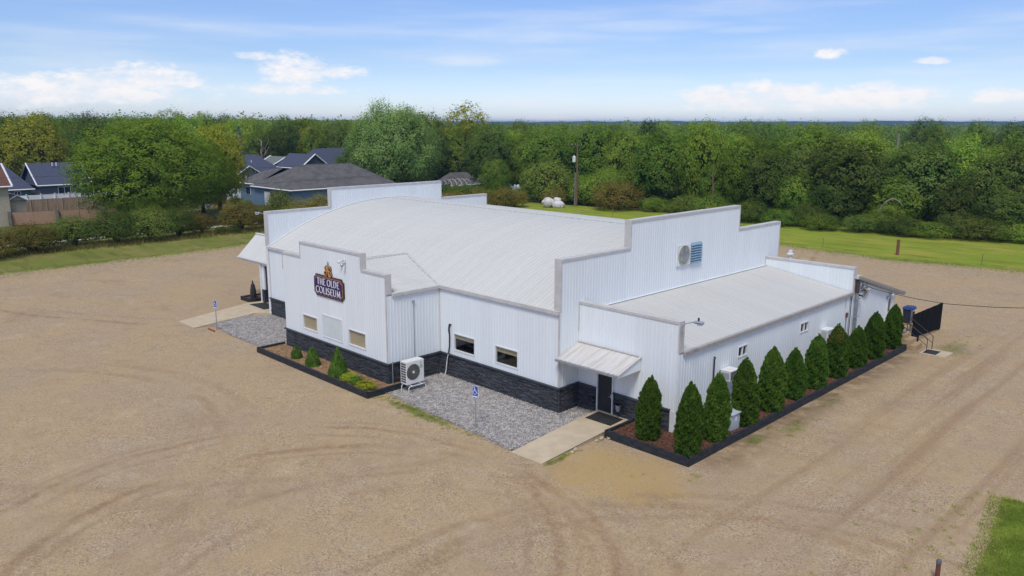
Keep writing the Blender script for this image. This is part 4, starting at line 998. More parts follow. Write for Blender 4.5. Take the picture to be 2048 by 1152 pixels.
# mulch chips, loose, joined
def chips(name, n, reg, z, mat, label, sz, seed, flat=.3):
    r = np.random.default_rng(seed); P = np.array([(r.uniform(a, c), r.uniform(b_, d), z) for a, b_, c, d in [reg[i] for i in r.choice(len(reg), n, p=np.array([(q[2] - q[0]) * (q[3] - q[1]) for q in reg]) / sum((q[2] - q[0]) * (q[3] - q[1]) for q in reg))]])
    Nn = unit(r.normal(size=(n, 3)) * .5 + [0, 0, 1]); V, Q = leaf_quads(P + [0, 0, .02], Nn, sz, r, .45)
    o = bpy.data.objects.new(name, np_mesh(name, V, Q, mat)); COL.objects.link(o); return tag(o, label, None, None, 'stuff')
MCH = M('bark_chip', (.165, .07, .04), .9, (.10, .045, .026), 5, isl=.6)
MCT = M('tan_chip', (.40, .27, .14), .9, (.24, .15, .08), 5, isl=.5)
chips('mulch_chips', 7000, [(-2.3, -2.25, 2.15, -.1), (.1, 0, 2.15, 24)], .265, MCH, 'loose red bark chips scattered on the long bed', .11, 1)
chips('mulch_chips', 2500, [(-27.6, -7.25, -15.2, -5.5)], .215, MCT, 'loose tan wood chips scattered on the bed under the sign', .10, 2)

# ---------------------------------------------------------------- ramp, path, mats
rp = thing('entrance_ramp', (-3.6, -3.5, 0), 'tan concrete ramp with landing leading up to the side door', 'ramp')
b = MB(); zt = .22
b.prism([(-4.78, -.04, zt), (-2.76, -.04, zt), (-2.62, -2.1, zt), (-4.62, -2.1, zt)], (0, 0, -.4)).build('landing', CONC, rp)
b = MB(); b.poly([(-4.62, -2.101, zt), (-2.62, -2.101, zt), (-2.50, -6.78, .02), (-4.40, -6.84, .02)]); b.poly([(-4.62, -2.101, -.1), (-4.62, -2.101, zt), (-4.40, -6.84, .02), (-4.40, -6.84, -.1)]); b.poly([(-4.40, -6.84, -.1), (-4.40, -6.84, .02), (-2.5, -6.78, .02), (-2.5, -6.78, -.1)]); b.build('slope', CONC, rp)
b = MB(); b.poly([(-2.612, -2.05, zt - .02), (-2.612, -2.05, -.1), (-2.49, -6.78, -.1), (-2.49, -6.78, .0)]); b.build('side_face', CONCSIDE, rp)
tag(MB().prism([(-4.52, -.30, zt + .004), (-2.93, -.30, zt + .004), (-2.86, -1.42, zt + .004), (-4.44, -1.46, zt + .004)], (0, 0, .022)).build('door_mat', RUBBER), 'black rubber mat on the ramp landing before the side door', 'mat')
r6 = random.Random(8); RK = []
for k, (y, dx, s) in enumerate([(-2.7, .12, .13), (-3.05, .10, .11), (-4.6, .1, .12), (-4.9, .16, .10), (-2.4, .3, .09)]):
    b = MB(); n = 8
    for i in range(3):
        pass
    vs = [(-2.49 + dx + s * (math.cos(q * 2 * math.pi / 7) * w), y + s * math.sin(q * 2 * math.pi / 7) * w * 1.2, z) for z, w in ((-.02, .9), (s * .7, 1.0), (s * 1.2, .6)) for q in range(7)]
    vs = [(x + r6.uniform(-.02, .02), y_ + r6.uniform(-.02, .02), z + r6.uniform(-.01, .02)) for x, y_, z in vs]
    b.v = vs; b.f = [(i * 7 + q, i * 7 + (q + 1) % 7, (i + 1) * 7 + (q + 1) % 7, (i + 1) * 7 + q) for i in range(2) for q in range(7)] + [tuple(14 + q for q in range(7))]
    tag(b.build('stone', CONCSIDE), ('loose stone against the ramp side, nearest the landing but one', 'loose stone against the ramp side, third from the timber bed', 'loose stone midway down the ramp side', 'loose stone lowest down the ramp side', 'small loose stone at the ramp corner by the timber bed')[k], 'stone', 'loose stones beside the ramp')
pp_ = [(-39.29, -7.86), (-36.57, -7.84), (-37.75, -2.4), (-36.7, -1.4), (-36.7, .28), (-41.3, .28), (-41.6, -.9), (-41.2, -2.2)]
tag(MB().prism([(x, y, .0) for x, y in pp_], (0, 0, .10)).build('porch_path', CONC, None, origin=(0, 0, 0)), 'tan concrete path leading to the far porch', None, None, 'structure')
tag(MB().prism([(-40.9, -1.3, .103), (-38.3, -1.35, .103), (-38.3, -.15, .103), (-40.6, .0, .103)], (0, 0, .02)).build('door_mat', RUBBER), 'black rubber mat on the path before the far porch', 'mat')

# bucket on a stick
bk = thing('bucket', (-3.22, -.35, .25), 'small galvanised bucket on a thin stand beside the side door', 'bucket')
MB().tube([(-3.22, -.35, .2), (-3.22, -.35, .62)], .012, 6).build('stand', BLKMETAL, bk)
MB().lathe([(.105, 0), (.14, .30), (.15, .31), (.15, .33), (.135, .33), (.10, .05)], (-3.22, -.35, .62), 16).build('pail', GALV, bk); MB().lathe([(.108, .0), (.118, .1)], (-3.22, -.35, .66), 16).build('band', PLASTICW, bk)

# parking signs
def access_sign(loc, rot, label, s=1.0):
    x, y, z = loc; o = thing('parking_sign', (0, 0, 0), label, 'sign', 'disabled parking signs before the gravel beds')
    MB().box(-.022, .022, .0, .035, -.1, 2.12).build('post', GALV, o)
    def rr(w, h, cz, r): return [(sx * (w / 2 - r) + r * math.cos(a), 0, cz + sz_ * (h / 2 - r) + r * math.sin(a)) for sx, sz_, a0 in ((1, 1, 0), (-1, 1, 90), (-1, -1, 180), (1, -1, 270)) for a in [math.radians(a0 + q * 30) for q in range(4)]]
    W, H, cz = .36 * s, .66 * s, 1.90
    def lay(pts, y0, name, m_): MB().prism([(px_, y0, pz) for px_, _, pz in pts], (0, .004, 0)).build(name, m_, o)
    lay(rr(W, H, cz, .035), -.006, 'plate', LETTERW); lay(rr(W - .045, H - .045, cz, .03), -.011, 'field', BLUESIGN)
    b = MB(); Y = -.018
    def st(pts, w):
        for (a, c), (d, e) in zip(pts[:-1], pts[1:]):
            L = math.hypot(d - a, e - c); nx, nz = -(e - c) / L * w / 2, (d - a) / L * w / 2
            b.prism([(a + nx, Y, c + nz), (a - nx, Y, c - nz), (d - nx, Y, e - nz), (d + nx, Y, e + nz)], (0, .005, 0))
    z0 = cz + .05
    b.prism([(-.055 + .032 * math.cos(k * math.pi / 5), Y, z0 + .20 + .032 * math.sin(k * math.pi / 5)) for k in range(10)], (0, .005, 0))
    st([(-.052, z0 + .165), (-.045, z0 + .03), (.045, z0 + .03), (.085, z0 - .075), (.12, z0 - .07)], .032); st([(-.05, z0 + .105), (.035, z0 + .105)], .022)
    st([(-.005 + .098 * math.cos(math.radians(a)) - .012, z0 - .055 + .098 * math.sin(math.radians(a))) for a in range(115, 345, 18)], .024)
    b.build('wheelchair_symbol', LETTERW, o)
    b = MB(); st([(-.135, cz - .225), (.135, cz - .225)], .07); b.build('legend_strip', LETTERW, o)
    b = MB(); st([(-.0, cz + H / 2 - .01), (0, cz + H / 2 + .05)], .05); b.build('post_cap', GALV, o)
    o.location = loc; o.rotation_euler = (0, 0, rot); return o
access_sign((-7.70, -6.05, 0), math.radians(14), 'blue wheelchair parking sign on a post in the gravel nearer the ramp')
access_sign((-35.12, -6.76, 0), math.radians(16), 'blue wheelchair parking sign on a post beside the far porch path')
tag(MB().box(-35.75, -34.75, -7.15, -7.05, 0.0, .10).build('parking_curb', M('orange_wood', (.30, .11, .045), .8)), 'short orange stake lying at the foot of the far parking sign', 'stake')

# posts and stakes
def post(loc, h, r, label, cap):
    o = thing('marker_post', loc, label, 'post'); x, y, z = loc
    MB().tube([(x, y, z - .2), (x, y, z + h)], r, 10).build('post', RUST if not cap else M('red_brown_post', (.17, .055, .04), .75, (.11, .045, .035), 4), o)
    MB().lathe([(r * 1.12, 0), (r * 1.12, .09), (r * .8, .14)], (x, y, z + h - .02), 10).build('cap', M('grey_post_cap', (.12, .14, .155), .5) if cap else RUST, o)
post((13.02, -4.0, 0), .62, .075, 'reddish marker post with grey cap at the near grass corner', True)
post((-12.95, 64.9, 0), 1.7, .17, 'rust-coloured post at the edge of the lot before the back lawn', False)
GREENST = M('green_stake', (.10, .16, .05), .7)
tag(MB().tube([(-4.07, 64.6, 0), (-4.07, 64.6, 1.2)], .03, 6).build('stake', GREENST), 'thin green stake at the lot edge right of the rusty post', 'stake')
tag(MB().tube([(-21.5, 64.2, 0), (-21.5, 64.2, 1.2)], .025, 6).build('stake', GREENST), 'thin green stake at the lot edge behind the wing', 'stake')
tag(MB().tube([(-59.5, 71, 0), (-59.5, 71, 1.7)], .03, 6).build('stake', M('orange_stake', (.34, .14, .06), .7)), 'orange stake standing on the lawn near the pale boulders', 'stake')

# ---------------------------------------------------------------- back stairs, deck, bin, slatted screen
dk = thing('back_steps', (1.6, 25, 0), 'worn concrete stoop and steps with black pipe railings at the back door', 'steps')
for k, (x0, x1, z) in enumerate([(.03, 2.0, .98), (2.001, 2.41, .67), (2.411, 2.80, .37)]):
    MB().box(x0, x1, 24.22, 25.45 if k else 31.2, -.1, z).build('step', STEPC, dk)
for k, y in enumerate((24.30, 25.38)):
    b = MB(); b.tube([(1.75, y, .98), (1.75, y, 1.92), (1.95, y, 1.96), (3.45, y, .95), (3.45, y, 0)], .025, 6).tube([(1.75, y, 1.45), (1.95, y, 1.50), (3.45, y, .50)], .018, 6)
    b.tube([(1.75, y, 1.9), (.9, y, 1.95)] if k else [(1.75, y, 1.9), (1.74, y, 1.95)], .022, 6).tube([(1.75, y, 1.45), (.9, y, 1.45)] if k else [(1.75, y, 1.4), (1.74, y, 1.45)], .02, 6)
    b.build('railing', BLKMETAL, dk)
tag(MB().box(.9, 1.85, 24.45, 25.2, .984, 1.0).build('door_mat', M('blue_grey_mat', (.10, .13, .18), .9)), 'blue-grey mat on the top step by the back door', 'mat')
pd = tag(MB().box(3.15, 4.75, 23.9, 25.5, -.05, .06).build('concrete_pad', CONC), 'small square concrete pad at the foot of the back steps', 'paving')
tag(MB().box(3.3, 4.1, 24.05, 25.1, .064, .08).build('door_mat', RUBBER), 'black mat on the small pad at the foot of the back steps', 'mat')
bn = thing('wheelie_bin', (.95, 27.9, .98), 'blue lidded wheelie bin standing by the back door', 'bin')
x, y, z = .95, 27.9, .98
MB().prism([(x - .24, y - .27, z + .08), (x + .24, y - .27, z + .08), (x + .32, y - .35, z + 1.05), (x - .32, y - .35, z + 1.05)], (0, .62, 0)).build('body', M('dark_blue_bin_body', (.02, .035, .07), .5), bn)
b = MB(); b.prism([(x - .36, y - .42, z + 1.05), (x + .36, y - .42, z + 1.05), (x + .33, y - .36, z + 1.16), (x + .1, y - .3, z + 1.22), (x - .33, y - .34, z + 1.18)], (0, .80, 0)).build('lid', BLUEBIN, bn)
MB().prism([(x + .335, y - .2, z + .9), (x + .335, y + .15, z + .9), (x + .345, y + .15, z + 1.04), (x + .345, y - .2, z + 1.04)], (.012, 0, 0)).build('sticker', LETTERW, bn)
b = MB().tube([(x - .3, y + .28, z + .1), (x - .22, y + .28, z + .1)], .1, 10).build('wheel', RUBBER, bn); MB().tube([(x + .22, y + .28, z + .1), (x + .3, y + .28, z + .1)], .1, 10).build('wheel', RUBBER, bn)
sf = thing('slatted_screen', (2.1, 28.5, 0), 'tall black vertical-slat timber screen along the back stoop', 'fence')
FBLK = M('black_stained_board', (.008, .009, .011), .95, (.015, .016, .018), 2, (2, 2, .4), spec=.08, isl=.2)
nS = 42
for k in range(nS):
    f = k / (nS - 1); y = 25.55 + f * 5.9; zb_ = .50 - .42 * f + (.05 if k % 2 else 0) + ST.uniform(-.02, .02); zt_ = 2.18 - .10 * f
    MB().box(2.02 + ST.uniform(-.006, .006), 2.045, y, y + .128, zb_, zt_ + ST.uniform(-.015, .015)).build('slat', FBLK, sf)
for z in (.85, 1.9): MB().box(1.97, 2.012, 25.55, 31.5, z, z + .09).build('rail', FBLK, sf)
for y in (25.5, 28.5, 31.5): MB().box(1.86, 1.965, y - .05, y + .05, -.2, 2.45 if y < 26 else 2.05).build('post', GREYWOOD if y < 26 else FBLK, sf)
for k in range(9): MB().box(2.02, 2.04, 25.6 + k * .17, 25.7 + k * .17, .0, .46).build('slat', FBLK, sf)

# ---------------------------------------------------------------- gravel beds of river stone
def gravel_bed(poly, n, seed, label):
    base = MB().poly([(x, y, .035) for x, y in ragged(poly, .35, .14, seed)]).build('gravel_bed', GBASE, None, origin=(0, 0, 0)); tag(base, label, None, None, 'structure')
    r = np.random.default_rng(seed); A = np.array(poly); lo, hi = A.min(0) - .3, A.max(0) + .1
    P = r.uniform(lo, hi, (n * 2, 2))
    def inside(P):
        c = np.zeros(len(P), bool); j = len(poly) - 1
        for i in range(len(poly)):
            xi, yi = poly[i]; xj, yj = poly[j]
            c ^= ((yi > P[:, 1]) != (yj > P[:, 1])) & (P[:, 0] < (xj - xi) * (P[:, 1] - yi) / (yj - yi + 1e-12) + xi); j = i
        return c
    q = P + r.normal(size=P.shape) * .14; P = P[inside(q)][:n]; n = len(P)
    base6 = np.array([(1, 0, 0), (0, 1, 0), (-1, 0, 0), (0, -1, 0), (0, 0, 1), (0, 0, -1)], float); F = np.array([(0, 1, 4), (1, 2, 4), (2, 3, 4), (3, 0, 4)])
    s = r.uniform(.016, .042, (n, 1, 1)) * np.array([1, 1, .7]); V = base6[None] * s * r.uniform(.6, 1.4, (n, 6, 1))
    a = r.uniform(0, 6.28, n); ca, sa = np.cos(a)[:, None], np.sin(a)[:, None]
    V = np.stack([V[..., 0] * ca - V[..., 1] * sa, V[..., 0] * sa + V[..., 1] * ca, V[..., 2] + r.uniform(-.4, .4, (n, 1)) * V[..., 0]], -1)
    V += np.concatenate([P, np.full((n, 1), .05)], 1)[:, None]; Q = (np.arange(n) * 6)[:, None, None] + F[None]
    o = bpy.data.objects.new('gravel', np_mesh('gravel', V.reshape(-1, 3), Q.reshape(-1, 3), STONES)); COL.objects.link(o); tag(o, 'grey river stones covering the ' + ('bed by the ramp' if seed == 21 else 'bed by the far porch'), None, None, 'stuff')
gravel_bed([(-15.0, -6.05), (-11.5, -6.25), (-7.7, -6.45), (-4.5, -6.7), (-4.65, -2.1), (-4.8, -.1), (-6.1, -.1), (-6.1, -1.6), (-15.7, -1.6), (-15.7, -4.6), (-15.0, -4.7)], 44000, 21, 'bed of grey gravel between the bay and the ramp')
gravel_bed([(-36.9, -6.35), (-32, -6.7), (-27.8, -6.6), (-27.8, -5.4), (-27.4, -5.4), (-27.4, -1.6), (-36.6, -1.6), (-36.75, -2.4), (-37.5, -3.0)], 24000, 22, 'bed of grey gravel between the far porch path and the bay')
# scattered pale stones on the lot
r = np.random.default_rng(77); n = 900
P = np.stack([r.uniform(-60, 25, n), r.uniform(-26, 45, n)], 1); P = P[~((P[:, 0] > -37.5) & (P[:, 0] < 2.6) & (P[:, 1] > -7.5) & (P[:, 1] < 31))]
b = MB()
for x, y in P:
    s = r.uniform(.012, .035) * (2.2 if r.random() < .04 else 1); b.poly([(x + s, y, .004), (x, y + s, .012), (x - s, y, .004)]); b.poly([(x + s, y, .004), (x, y + s * .5, s), (x - s, y, .004)]); b.poly([(x - s, y, .004), (x, y + s * .5, s), (x, y - s, .004)]); b.poly([(x + s, y, .004), (x, y + s * .5, s), (x, y - s, .004)])
tag(b.build('loose_stones', M('pale_loose_stone', (.46, .43, .39), .9, (.28, .24, .2), .8, isl=.5), None, origin=(0, 0, 0)), 'small loose stones scattered over the parking lot', None, None, 'stuff')

# ---------------------------------------------------------------- pole, boulders, hoop house, far houses and fences
up = thing('utility_pole', (-74.9, 79.9, 0), 'weathered wooden utility pole with white transformer beside the tall shrubs', 'utility pole')
px_, py_ = -74.9, 79.9
MB().tube([(px_, py_, -1), (px_, py_, 5), (px_ , py_, 11.5)], [.20, .17, .13], 10).build('pole', WOODPOLE, up)
MB().tube([(px_ - .25, py_ - .2, -1), (px_ - .22, py_ - .2, 6.0)], [.16, .13], 8).build('stub_pole', GREYWOOD, up)
b = MB(); b.lathe([(.30, 0), (.32, .9), (.25, 1.0), (.08, 1.05), (.08, 1.25)], (px_ - .55, py_ - .25, 8.0), 12).build('transformer', PLASTICW, up)
d_ = Vector((-.70, -.71, 0)); MB().tube([(px_ - .2, py_ - .12, 11.0), (px_ - 1.1, py_ - .4, 11.05)], .05, 6).tube([(px_ + .9, py_ + .3, 10.95), (px_ - .2, py_ - .1, 11.0)], .05, 6).build('cross_arm', WOODPOLE, up)
b = MB()
for q in (-1.0, -.4, .7): b.lathe([(.05, 0), (.07, .08), (.03, .16)], (px_ + q, py_ + q * .35, 11.08), 6)
b.build('insulator', GALV, up)
def wire(p, q, sag, label):
    p, q = Vector(p), Vector(q); pts = [p.lerp(q, f) - Vector((0, 0, sag * 4 * f * (1 - f))) for f in np.linspace(0, 1, 14)]
    tag(MB().tube(pts, .018, 4).build('overhead_wire', RUBBER), label, 'wire', 'overhead wires behind the hall')
wire((px_ - .4, py_, 11.1), (-101, -60, 9.6), 2.0, 'upper overhead wire running from the utility pole past the big round tree')
wire((px_ - .3, py_ - .2, 8.9), (-101, -60, 7.4), 2.0, 'lower overhead wire running from the utility pole past the big round tree')
wire((px_ + .3, py_ + .1, 10.9), (-150, 150, 9), 2.0, 'overhead wire running from the utility pole back into the woods')

def rock(loc, sx, sy, sz_, seed, label, group=None):
    r = np.random.default_rng(seed); import bmesh
    bm = bmesh.new(); bmesh.ops.create_icosphere(bm, subdivisions=3, radius=1)
    f = r.normal(size=(7, 3)); k = r.uniform(.72, .95, 7)
    for v in bm.verts:
        p = np.array(v.co)
        for a, kk in zip(unit(f), k):
            d = p @ a
            if d > kk: p = p - a * (d - kk)
        p *= 1 + .05 * math.sin(p[0] * 7 + seed) * math.cos(p[1] * 9)
        v.co = (p[0] * sx, p[1] * sy, p[2] * sz_ + sz_ * .6)
    me = bpy.data.meshes.new('boulder'); bm.to_mesh(me); bm.free(); me.materials.append(ROCK); o = bpy.data.objects.new('boulder', me); COL.objects.link(o); o.location = loc; return tag(o, label, 'boulder', group)
rock((-75.3, 75.2, -.1), 1.4, 1.1, .9, 3, 'pale boulder at the right of the pile by the lawn, darker and pitted')
rock((-76.9, 74.3, .25), 1.3, 1.1, 1.0, 5, 'white-topped pale boulder at the left of the pile by the lawn')
rock((-76.4, 76.3, .5), .9, .9, .8, 8, 'small tan boulder between the two larger boulders by the lawn')
hh = thing('hoop_house', (-120, 91, -.8), 'bare white hoops of an uncovered garden tunnel before the grey shed', 'hoop house')
for k in range(7):
    cx, cy = -120.0, 85.6 + k * 1.5; zz = float(tz(cx, cy)); pts = [(cx + 1.7 * math.cos(math.pi * q / 12), cy, zz + 1.1 + 1.8 * math.sin(math.pi * q / 12)) for q in range(13)]
    MB().tube([(pts[0][0], cy, zz - .1)] + pts + [(pts[-1][0], cy, zz - .1)], .06, 5).build('hoop', PIPEW, hh)

def house(label, x0, x1, y0, y1, zg, ze, zr, axis_, wallm, roofm, hip=0.0, over=.5, group=None, windows=(), gable_trim=True, name='house'):
    """axis_: 'x' or 'y' ridge direction; hip: ridge pulled in at both ends"""
    o = thing(name, ((x0 + x1) / 2, (y0 + y1) / 2, zg), label, 'house' if name == 'house' else name, group)
    MB().box(x0, x1, y0, y1, zg - .5, ze - .02).build('wall', wallm, o)
    X0, X1, Y0, Y1 = x0 - over, x1 + over, y0 - over, y1 + over; th = .18
    if axis_ == 'x': r0, r1 = (X0 + hip, (Y0 + Y1) / 2, zr), (X1 - hip, (Y0 + Y1) / 2, zr)
    else: r0, r1 = ((X0 + X1) / 2, Y0 + hip, zr), ((X0 + X1) / 2, Y1 - hip, zr)
    c = [(X0, Y0, ze), (X1, Y0, ze), (X1, Y1, ze), (X0, Y1, ze)]; b = MB()
    if axis_ == 'x': b.poly([c[0], c[1], r1, r0]).poly([c[2], c[3], r0, r1])
    else: b.poly([c[1], c[2], r1, r0]).poly([c[3], c[0], r0, r1])
    if hip: (b.poly([c[3], c[0], r0]).poly([c[1], c[2], r1]) if axis_ == 'x' else b.poly([c[0], c[1], r0]).poly([c[2], c[3], r1]))
    b.poly([c[3], c[2], c[1], c[0]])
    rf = b.build('roof', roofm, o)
    b = MB()
    for p, q in zip(c, c[1:] + c[:1]):
        if not hip and ((axis_ == 'x' and p[0] == q[0]) or (axis_ == 'y' and p[1] == q[1])): continue
        b.tube([(p[0], p[1], ze - .08), (q[0], q[1], ze - .08)], .13, 4)
    if not hip and gable_trim:
        for (p, q) in ((c[0], r0), (c[3], r0), (c[1], r1), (c[2], r1)) if axis_ == 'x' else ((c[0], r0), (c[1], r0), (c[2], r1), (c[3], r1)):
            b.tube([(p[0], p[1], p[2]), (q[0], q[1], q[2] + .02)], .15, 4)
    b.build('fascia', VINYL, rf)
    if not hip:
        b = MB()
        if axis_ == 'x':
            for X in (x0, x1): b.tri((X, y0, ze - .02), (X, y1, ze - .02), (X, (y0 + y1) / 2, zr - .25))
        else:
            for Y in (y0, y1): b.tri((x0, Y, ze - .02), (x1, Y, ze - .02), ((x0 + x1) / 2, Y, zr - .25))
        b.build('gable', wallm, o)
    for face, a, e, za, zb in windows:
        O_, u_, n_ = ((x1, 0, 0), FY, NR) if face == 'x' else ((0, y0, 0), FX, NF)
        b = MB().obox(O_, u_, n_, a, a + .1, 0, .06, za, zb).obox(O_, u_, n_, e - .1, e, 0, .06, za, zb).obox(O_, u_, n_, a + .1, e - .1, 0, .06, za, za + .1).obox(O_, u_, n_, a + .1, e - .1, 0, .06, zb - .1, zb).obox(O_, u_, n_, (a + e) / 2 - .04, (a + e) / 2 + .04, 0, .05, za + .1, zb - .1)
        w_ = b.build('window', VINYL, o); MB().obox(O_, u_, n_, a + .1, e - .1, .004, .02, za + .1, zb - .1).build('pane', M('dark_pane', (.03, .04, .05), .15), w_)
    return o, rf
def stack(rf, x, y, z, h=.7):
    MB().tube([(x, y, z), (x, y, z + h)], .13, 6).build('vent_stack', PIPEW, rf)
# blue house with broad hip roof
bh, rf = house('blue house with broad weathered grey hip roof behind the hall', -126.5, -112.3, 43.2, 66.5, -1.2, 2.70, 6.85, 'y', WALLBLUE, SHINGLEG, hip=6.5, over=.6)
b = MB().box(-134, -126.51, 43.9, 52, -1.6, 2.9); b.build('wall', WALLBLUE, bh)
MB().poly([(-134.6, 43.3, 3.0), (-126.0, 43.3, 3.0), (-123, 47.8, 6.2), (-130.5, 47.8, 5.4)]).poly([(-134.6, 43.3, 3.0), (-130.5, 47.8, 5.4), (-134.6, 52.5, 3.0)]).poly([(-134.6, 52.5, 3.0), (-130.5, 47.8, 5.4), (-123, 47.8, 6.2), (-126, 52.5, 3)]).build('roof', SHINGLEG, bh)
MB().tube([(-134.6, 43.3, 2.92), (-126.6, 43.3, 2.92)], .13, 4).build('fascia', VINYL, bh)
MB().box(-122.3, -120.2, 42.95, 43.19, -.8, 1.9).build('corner_board', VINYL, bh)
for a, e in ((-120, -118.6), (-116.9, -115.9)):
    w_ = MB().box(a, e, 43.10, 43.19, .2, 2.0).build('window', VINYL, bh); MB().box(a + .12, e - .12, 43.06, 43.1, .32, 1.88).build('pane', M('dark_pane', (.03, .04, .05), .15), w_)
w_ = MB().box(-131.5, -129.6, 43.80, 43.89, .7, 2.3).build('window', VINYL, bh); MB().box(-131.4, -129.7, 43.76, 43.8, .8, 2.2).build('pane', M('dark_pane', (.03, .04, .05), .15), w_)
gd = MB().box(-112.29, -112.2, 52, 57.2, -.6, 1.75).build('garage_door', VINYL, bh)
for k in range(3): MB().box(-112.195, -112.18, 52.1, 57.1, -.5 + k * .75, .15 + k * .75).build('door_panel', VINYL, gd)
# dark houses behind
h1, rf = house('slate house with navy hip roof and small porch gable, behind the white fence', -172, -157.2, 50.5, 67.2, -2.3, 2.7, 7.2, 'y', WALLNAVY, SHINGLEB, hip=4.5, windows=[('x', 52.2, 53.6, .4, 2.3), ('x', 58, 59.4, .4, 2.3)])
stack(rf, -161.5, 60.5, 5.2)
b = MB().tri((-155.4, 53.6, 2.75), (-155.4, 59.8, 2.75), (-155.4, 56.7, 4.6)); b.build('gable', WALLNAVY, h1)
MB().poly([(-155.2, 53.2, 2.7), (-155.2, 56.7, 4.85), (-161, 56.7, 4.85), (-158, 53.2, 2.7)]).poly([(-155.2, 60.2, 2.7), (-155.2, 56.7, 4.85), (-161, 56.7, 4.85), (-158, 60.2, 2.7)]).build('porch_roof', SHINGLEB, h1)
MB().tube([(-155.15, 53.1, 2.68), (-155.15, 56.7, 4.9), (-155.15, 60.3, 2.68)], .14, 4).build('gable_trim', VINYL, h1)
b = MB()
for y in (52, 55.8, 60.2): b.box(-155.5, -155.2, y - .13, y + .13, -2.2, 2.7)
b.build('porch_post', VINYL, h1)
h2, rf = house('slate house with steep navy roof and white-trimmed front gable, beside the tall cottonwood', -163, -152.8, 72.5, 88, -2.6, 3.75, 8.5, 'y', WALLNAVY, SHINGLEB, hip=3.5, windows=[('x', 74.5, 76, .6, 2.6), ('x', 79, 80.4, .6, 2.6)])
b = MB().tri((-146.6, 65.2, 4.6), (-146.6, 72.4, 4.6), (-146.6, 68.8, 7.3)).box(-158, -146.6, 65.6, 72.0, -2.6, 4.58); b.build('front_gable', WALLNAVY, h2)
MB().poly([(-146.2, 64.7, 4.35), (-146.2, 68.8, 7.55), (-158, 68.8, 7.55), (-158, 64.7, 4.35)]).poly([(-146.2, 72.9, 4.35), (-146.2, 68.8, 7.55), (-158, 68.8, 7.55), (-158, 72.9, 4.35)]).build('roof', SHINGLEB, h2)
MB().tube([(-146.15, 64.6, 4.35), (-146.15, 68.8, 7.6), (-146.15, 73.0, 4.35)], .17, 4).tube([(-146.15, 64.6, 4.35), (-157, 64.6, 4.35)], .12, 4).build('gable_trim', VINYL, h2)
house('small shed-like house with mossy grey-green roof between the two navy-roofed houses', -176, -168.5, 70.5, 76.5, -2.3, 4.4, 6.2, 'x', M('grey_green_siding', (.22, .27, .26), .7), SHINGLEM, over=.4)
h3, rf = house('slate house with navy roof and steep white-edged gable by the blue spruce', -171, -159.3, 14.0, 23.0, -2.3, 2.45, 6.6, 'y', WALLNAVY, SHINGLEB, over=.6, windows=[('x', 17.2, 19.6, -.6, 2.0)])
stack(rf, -163.5, 17.8, 6.0); stack(rf, -163.3, 18.5, 6.0)
h4, rf = house('long slate house with broad navy roof at the left edge of the photo', -172, -160.3, -6.0, 12.6, -2.3, 1.8, 7.2, 'y', WALLNAVY, SHINGLEB, hip=4.2, over=.6, windows=[('x', 9.6, 10.8, .0, 1.4)])
stack(rf, -165.5, 7.6, 6.9)
house('beige house with red-brown roof at the far left edge', -126, -117.2, -12.0, -.8, -.9, 5.5, 8.6, 'y', WALLBEIGE, SHINGLER, over=.5)
house('low beige lean-to with white corner beside the beige house', -122, -118, -.75, 1.5, -.9, 3.2, 4.0, 'x', WALLBEIGE, SHINGLER, over=.25, name='shed')
house('white gable of a house peeking out left of the dark blue spruce', -212, -205, 16.5, 22.5, -2.3, 5.0, 8.0, 'x', VINYL, SHINGLEG, over=.3)
house('low red-walled shed with grey roof behind the hoop tunnel', -131, -124.3, 92.5, 101.5, -1.6, .35, 3.1, 'y', BRICKRED, SHINGLEG, hip=2.5, over=.6, name='shed')
house('dark open shed with pale gable roof in the tree shade', -130, -123.8, 106.5, 110.5, -2.6, .6, 2.2, 'x', DARK, SHINGLEG, over=.6, name='shed')
house('red brick outbuilding half hidden by the big round tree', -139, -135.2, 37.0, 41.3, -1.6, 2.2, 3.0, 'y', BRICKRED, SHINGLER, over=.3, name='shed')
tp = thing('tarpaulin', (-104.2, 92.5, -.8), 'white and pale blue tarpaulin draped over a heap among the shrubs', 'tarpaulin')
b = MB(); rr_ = np.random.default_rng(2); G_ = 7; H_ = rr_.uniform(.8, 1.6, (G_, G_)); H_[0] = H_[-1] = .1; H_[:, 0] = H_[:, -1] = .1
for i_ in range(G_ - 1):
    for j_ in range(G_ - 1):
        b.quad(*[(-105.6 + 2.8 * a / 6, 91.0 + 3.2 * c / 6, -.6 + H_[a, c] * 1.5) for a, c in ((i_, j_), (i_ + 1, j_), (i_ + 1, j_ + 1), (i_, j_ + 1))])
b.build('sheet', TARP, tp)
si = thing('house', (-91.5, 170, -6), 'white building glimpsed among the woods behind the lawn', 'house')
MB().box(-95, -88.5, 168, 174, -7, 4.2).build('wall', VINYL, si); MB().prism([(-95.3, 167.7, 4.2), (-95.3, 174.3, 4.2), (-95.3, 171, 6.0)], (7.2, 0, 0)).build('roof', VINYL, si)
tag(MB().tube([(-90.56, 279.9, -6), (-90.56, 279.9, 11.5)], [.5, .35], 6).build('dead_tree', BARKPALE), 'pale bare trunk standing up out of the far woods', 'dead tree')

